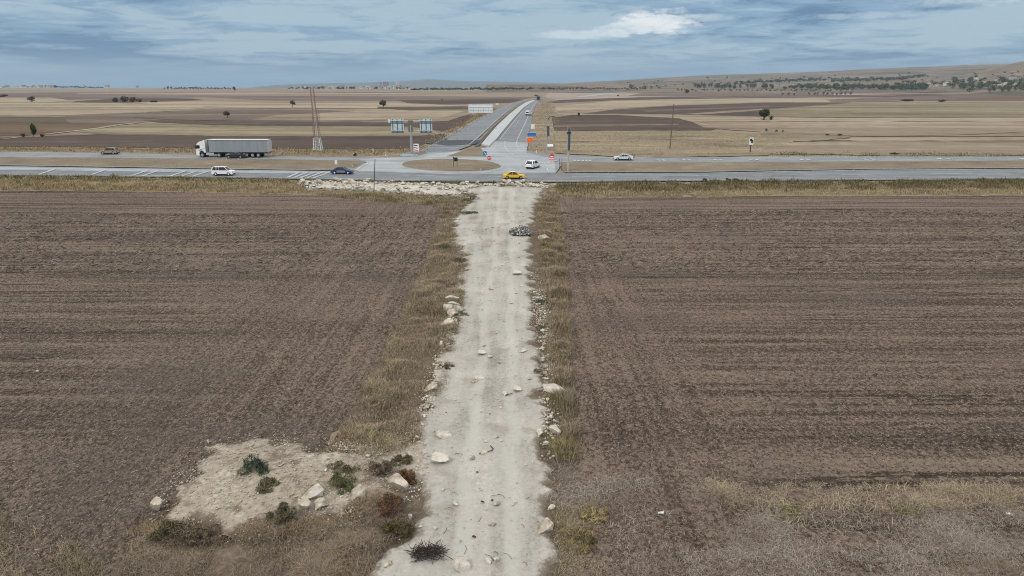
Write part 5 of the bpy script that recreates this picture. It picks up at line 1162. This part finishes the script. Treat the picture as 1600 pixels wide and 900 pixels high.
copies([(U(450, 640), 139.2 + U(-.5, .4), U(4, 8), U(2, 4.8)) for i in range(46)], (TEA, DOL, DGR), 'tree among the houses of the middle village', 'tree', 'trees of the middle village')
woodland([(645 + i * 3.4 + U(-1, 1), 141.4 - i * .02 + U(-.3, .3), U(5, 9), U(2.4, 5)) for i in range(56)], (TEA, DOL, DGR), 'dark skyline wood beyond the side road')
woodland([(845 + i * 4.2 + U(-1, 1), 140.2 + U(-.4, .3), U(4, 8), U(1.8, 4.6)) for i in range(40)], (TEA, DOL), 'line of dark trees along the foot of the low hill')
copies([(1222, 149.6, 6, 6), (1232.5, 149.8, 6, 6.6), (1241, 149.8, 5, 6)] + [(1264 + i * 7.2 + U(-1, 1), 149 + U(-.3, .3), U(5, 7), U(4.6, 6.4)) for i in range(10)], (BRO, DOL), 'brown tree in the row before the right hills', 'tree', 'brown tree row before the right hills')
copies([(U(1085, 1210), 137.5 + U(-1.5, 1.5), U(5, 10), U(6, 10)) for i in range(48)] + [(986, 138.4, 11, 8), (1008, 138.8, 9, 7), (1018, 138.6, 8, 6), (1030, 138.6, 8, 4)], (TEA, DGR), 'dark tree in the belt at the hill foot', 'tree', 'dark tree belt at the hill foot')
copies([(1060 + i * 6 + U(-3, 3), 142.4 + U(-1, .8), U(4, 8), U(2.2, 4.4)) for i in range(46)], (TEA, DOL, BRO), 'bush in the hedgerow before the dark tree belt', 'tree', 'hedgerow before the tree belt', 'bush')
woodland([(U(1290, 1445), 141 + U(-3.4, .8), U(8, 13), U(6, 10)) for i in range(84)] + [(U(1220, 1290), 139 + U(-3, 1), U(6, 10), U(4, 8)) for i in range(26)], (MGR, TEA, DGR), 'green wood in front of the right hills')
woodland([(1385 + i * 2.4 + U(-1, 1), 126.5 - i * .28 + U(-.5, .5), U(5, 8), U(3.4, 5)) for i in range(26)] + [(1290 + i * 5, 124.5 + U(-1.5, 1), U(5, 8), U(2.4, 4)) for i in range(22)], (TEA, DGR), 'dark hedges across the right hillside')
copies([(U(1488, 1640), U(124, 143), U(7, 13), U(5, 9)) for i in range(120)] + [(1515, 144.4, 14, 9), (1546, 144.6, 11, 8)], (MGR, DGR, MGR, TEA), 'green tree among the houses of the right village', 'tree', 'trees of the right village')
woodland([(1150 + i * 3.6 + U(-2, 2), 131.5 - i * .16 + U(-1, 1), U(6, 10), U(3, 6)) for i in range(40)] + [(1300 + i * 5 + U(-2, 2), 129 - i * .2 + U(-1, 1), U(6, 11), U(3, 6)) for i in range(24)] + [(1400 + i * 5 + U(-2, 2), 133 + U(-3, 3), U(6, 11), U(4, 7)) for i in range(20)], (TEA, DGR, DOL), 'dark scrub lines low on the right hillside')
sp = []
for i in range(60):
    px = U(980, 1620); cy = float(np.interp(px, [c[0] for c in CREST], [c[1] for c in CREST])); sp.append((px, cy + (136 - cy) * U(.25, .95), U(3, 7), U(1.6, 3)))
copies(sp, (TEA, DOL), 'scattered bush on the right hillside', 'tree', 'scattered bushes of the right hillside', 'bush')

# weeds and bushes of the foreground
DOL = ((.12, .105, .06), (.16, .14, .085), (.10, .085, .055)); MGR = ((.09, .11, .045), (.13, .14, .06), (.16, .14, .075)); BRO = ((.14, .105, .075), (.19, .15, .11), (.11, .085, .065)); TEA = ((.08, .095, .06), (.11, .12, .075), (.07, .075, .05)); DGR = ((.06, .08, .035), (.085, .10, .045), (.07, .075, .04))
for px, py, w_, h_, pal, lb in ((402, 737, 52, 26, ((.05, .075, .05), (.07, .095, .06), (.045, .06, .045)), 'blue green spreading bush on the spoil heap'), (422, 765, 40, 22, DOL, 'dark olive tuft just below the blue green bush'),
        (536, 770, 52, 34, MGR, 'green and brown bush between the spoil heap and the track'), (440, 818, 46, 40, DOL, 'tall dark weed clump left of the cracked buff stone'), (632, 757, 40, 24, ((.13, .07, .035), (.17, .10, .055), (.09, .055, .035)), 'round russet bush above the large angular boulder'),
        (628, 728, 34, 22, DOL, 'olive bush at the left track edge above the russet bush'), (618, 842, 56, 40, ((.12, .10, .045), (.15, .12, .06), (.09, .075, .04)), 'olive brown bush on the grass left of the burnt brush'),
        (612, 806, 50, 44, ((.15, .085, .05), (.12, .075, .05), (.18, .12, .07)), 'reddish weed clump below the large angular boulder'), (590, 745, 60, 34, BRO, 'brown weeds left of the russet bush'), (540, 738, 50, 22, DOL, 'olive weeds at the top of the spoil heap'),
        (726, 495, 20, 10, DOL, 'dark grass tuft on the track by the rock stack'), (845, 585, 26, 12, DOL, 'grey green weed tuft on the right track edge'), (850, 517, 22, 11, MGR, 'green tuft at the right track edge below the white stones'), (846, 477, 26, 14, TEA, 'dark green tuft among the white stones on the right'),
        (700, 580, 24, 12, DOL, 'dark weed tuft jutting over the left track edge'), (697, 392, 22, 16, MGR, 'yellow green bush at the left track edge'), (735, 314, 28, 12, TEA, 'dark bush at the left mouth of the track'), (733, 336, 32, 9, TEA, 'low dark bush below the mouth of the track'),
        (720, 411, 26, 14, DOL, 'olive tuft on the left track edge'), (685, 291, 50, 9, DGR, 'dark green bush on the roadside behind the rubble bank'), (1238, 806, 44, 14, ((.22, .20, .09), (.26, .23, .12), (.17, .15, .08)), 'yellow green tuft in the straw band at the right'), (1415, 804, 36, 13, ((.22, .20, .09), (.26, .23, .12), (.17, .15, .08)), 'second yellow green tuft in the straw band'), (262, 838, 60, 36, DOL, 'dark weeds at the foot of the buff boulder'), (310, 850, 60, 40, BRO, 'brown weeds below the spoil heap'),
        (932, 812, 44, 30, ((.30, .235, .12), (.26, .21, .12), (.34, .28, .16)), 'straw yellow tussock right of the buff oval boulder'), (905, 850, 60, 34, ((.26, .20, .10), (.22, .18, .10), (.18, .15, .08)), 'broad straw tussock at the right track edge')):
    tree(px, py, w_ * 1.15, h_ * .8, pal, lb, 'bush', 'bush', None, 0, 1500 if w_ > 30 else 700, .24, 12, 'foliage', .06)
# burnt brush: a heap of dark twigs
p = G(668, 876); o = MB(); rg = np.random.default_rng(4)
for _ in range(170):
    a = rg.random() * 6.28; r = .54 * rg.random() ** .6; c = Vector((r * math.cos(a) * 1.3, r * math.sin(a) * .8, .08 + .3 * (1 - r) * rg.random())); d = Vector((rg.normal(), rg.normal() * .7, rg.normal() * .35)).normalized() * (.15 + .3 * rg.random())
    o.tube(c - d, c + d, .012, .006, 4)
o = o.build('burnt_brush', solid('charred_twigs', (.04, .031, .026), .95)); o.location = p + Vector((0, 0, .24)); tag(o, 'heap of burnt black brushwood at the bottom left of the track', 'brushwood')
# twigs and hose on the track
def twig(px, py, pts, r, mat, name, label, cat):
    p = G(px, py); m = MB(); Q = [Vector(q) for q in pts]
    for a, b in zip(Q, Q[1:]): m.tube(a, b, r, r * .9, 6)
    o = m.build(name, mat); o.location = p + Vector((0, 0, .26)); tag(o, label, cat)
twig(762, 712, [(-.42, -.25, .02), (-.15, -.1, .03), (.2, .0, .03), (.28, .25, .02), (.12, .55, .02)], .025, darkpole, 'hose', 'loop of dark hose lying on the track beside a white stone', 'hose')
twig(793, 622, [(-.25, .05, .02), (-.05, -.1, .03), (.15, -.08, .05), (.3, .1, .02)], .03, darkpole, 'wire', 'coil of dark wire lying right of the small white stone', 'wire')
for px, py, s, lb in ((745, 745, .20, 'dark clod lying alone in the middle of the track'), (766, 653, .14, 'small dark clod higher up the track'), (697, 651, .12, 'dark splinter on the left half of the track'), (755, 792, .26, 'dark brown debris on the track above the buff oval boulder'), (769, 790, .20, 'dark debris chip right of the brown debris'), (742, 847, .26, 'dark scrap lying near the bottom of the track')):
    stone('clod', G(px, py), (s, s * .7, s * .4), lb, 'clod', None, ROCKS[7], solid('dark_clod', (.045, .035, .028), .95))
rg = random.Random(3)
for i in range(14):
    px, py = rg.uniform(650, 850), rg.uniform(775, 890); a = rg.random() * 3; l = rg.uniform(.1, .3)
    twig(px, py, [(-l * math.cos(a), -l * math.sin(a), 0), (0, .04, .02), (l * math.cos(a + .5), l * math.sin(a + .5), .01)], .008, solid('twig_brown', (.07, .052, .04), .95), 'twig', 'thin brown twig scattered on the lower end of the track', 'twig')
    COL.objects[-1]['group'] = 'twigs on the lower track'
for px, py, s, lb in ((1033, 808, .30, 'crumpled white scrap of litter on the grey dead grass'), (1576, 809, .3, 'white sliver of litter at the right rim of the grey dead grass')):
    m = MB(); q = np.random.default_rng(int(px)); n = 7
    vs = [(s * (i / n - .5), s * .6 * (j / n - .5), .05 + .16 * q.random()) for j in range(n) for i in range(n)]
    m.add(vs, [(j * n + i, j * n + i + 1, (j + 1) * n + i + 1, (j + 1) * n + i) for j in range(n - 1) for i in range(n - 1)])
    o = m.build('litter', white); o.location = G(px, py) + Vector((0, 0, .1)); tag(o, lb, 'litter')

# ------------------------------------------------------------------ far buildings
wallc = [solid('render_white', (.68, .67, .64), .8), solid('render_cream', (.55, .50, .42), .8), solid('render_grey', (.42, .42, .42), .8)]; roofc = [solid('red_tiles', (.21, .14, .115), .85), solid('grey_roof', (.30, .30, .30), .8)]; pane = solid('window_dark', (.03, .035, .04), .3)
def house_parts(root, w_, d_, h_, rh, wm, rm):
    b = MB().box((0, 0, h_ / 2 - .3), (w_, d_, h_ + .6)).build('wall', wm, root)
    MB().loft([[(x, -d_ / 2 - .4, h_), (x, d_ / 2 + .4, h_), (x, d_ * .04, h_ + rh), (x, -d_ * .04, h_ + rh)] for x in (-w_ / 2 - .4, w_ / 2 + .4)]).build('roof', rm, root)
    for q in (-.28, .28): MB().box((w_ * q, -d_ / 2 - .02, h_ * .55), (w_ * .16, .1, h_ * .35)).build('window', pane, root)
    MB().box((0, -d_ / 2 - .02, h_ * .3), (w_ * .1, .1, h_ * .6)).build('door', solid('door_brown', (.12, .08, .05), .7), root)
HP = []
def house(px, py, wpx, label, cat, group, s=None):
    p = G(px, py); k = mpp(p)
    if len(HP) < 6:
        r = empty('house', p, U(-.6, .6)); house_parts(r, 11, 9, 4.2 + 2 * (len(HP) % 2), 2.2, wallc[len(HP) % 3], roofc[0 if len(HP) % 3 else 1]); HP.append(r)
    else:
        r = copy_tree(random.choice(HP)); r.location = p; r.rotation_euler.z = U(-.6, .6)
    q = wpx * k / 11; r.scale = (q, q, q); tag(r, label, cat, group)
for i in range(44): house(U(462, 645), 139 + U(-.5, .3), U(3, 6.5), 'pale house in the middle village on the skyline', 'house', 'houses of the middle village')
for i in range(34): house(U(-20, 100), 136.8 + U(-.5, .2), U(3, 5.5), 'pale house in the town on the left skyline', 'house', 'houses of the left town')
for i in range(22): house(U(1510, 1625), U(122, 138), U(4, 8), 'pale house between the trees of the right village', 'house', 'houses of the right village')
for px, py, w_, lb in ((1466, 134.6, 7, 'pale house left of the right village, between hedge and wood'), (1478, 133.6, 7, 'cream house beside the lone one left of the right village'), (1585, 124.6, 13, 'large white house on the slope above the right village'), (1448, 135, 9, 'long low pale house at the end of the green wood'), (130, 136, 4.5, 'white farmhouse at the right end of the left skyline town'), (168, 136.6, 5, 'low farm shed on the skyline right of the left town'), (215, 137, 4, 'far shed alone on the left skyline')): house(px, py, w_, lb, 'house', None)
def tower(px, py, wpx, hpx, m, label):
    p = G(px, py); p = Vector((p.x * 1.25, p.y * 1.25, 2.4)); k = mpp(p); r = empty('apartment_tower', p, .2); tag(r, label, 'tower block', 'tower blocks behind the middle village'); w_, h_ = wpx * k, hpx * k
    b = MB().box((0, 0, h_ / 2), (w_, w_ * .8, h_)).build('wall', m, r)
    wn = MB(); nf = max(3, int(h_ / 3.2))
    for f_ in range(nf):
        for q in (-.3, 0, .3): wn.box((w_ * q, -w_ * .4 - .03, (f_ + .6) * h_ / nf), (w_ * .14, .12, h_ / nf * .5))
    wn.build('window', pane, r); MB().box((0, 0, h_ + 1), (w_ * .5, w_ * .5, 2.4)).build('roof', m, r)
mv = solid('mauve_render', (.30, .26, .34), .8)
for px, lb in ((595.5, 'leftmost mauve tower block behind the village'), (600.5, 'second mauve tower block behind the village'), (603.4, 'third mauve tower block behind the village'), (606.3, 'fourth mauve tower block behind the village')): tower(px, 139, 1.9, 11.4, mv, lb)
for px, h_, lb in ((619.4, 10.5, 'left slender white tower block behind the village'), (622.6, 11.6, 'right tall white tower block behind the village')): tower(px, 139, 1.8, h_, wallc[0], lb)
p = G(615.4, 139.2); k = mpp(p); o = empty('minaret', p); tag(o, 'thin white minaret between the mauve and the white tower blocks', 'minaret'); h = 6 * k
MB().tube((0, 0, 0), (0, 0, h), 1.1, .9, 10).build('shaft', wallc[0], o); MB().tube((0, 0, h * .7), (0, 0, h * .76), 1.6, 1.6, 10).build('balcony', wallc[0], o); MB().tube((0, 0, h), (0, 0, h * 1.25), 1.0, .05, 10).build('spire', solid('spire_grey', (.2, .22, .24), .6), o)
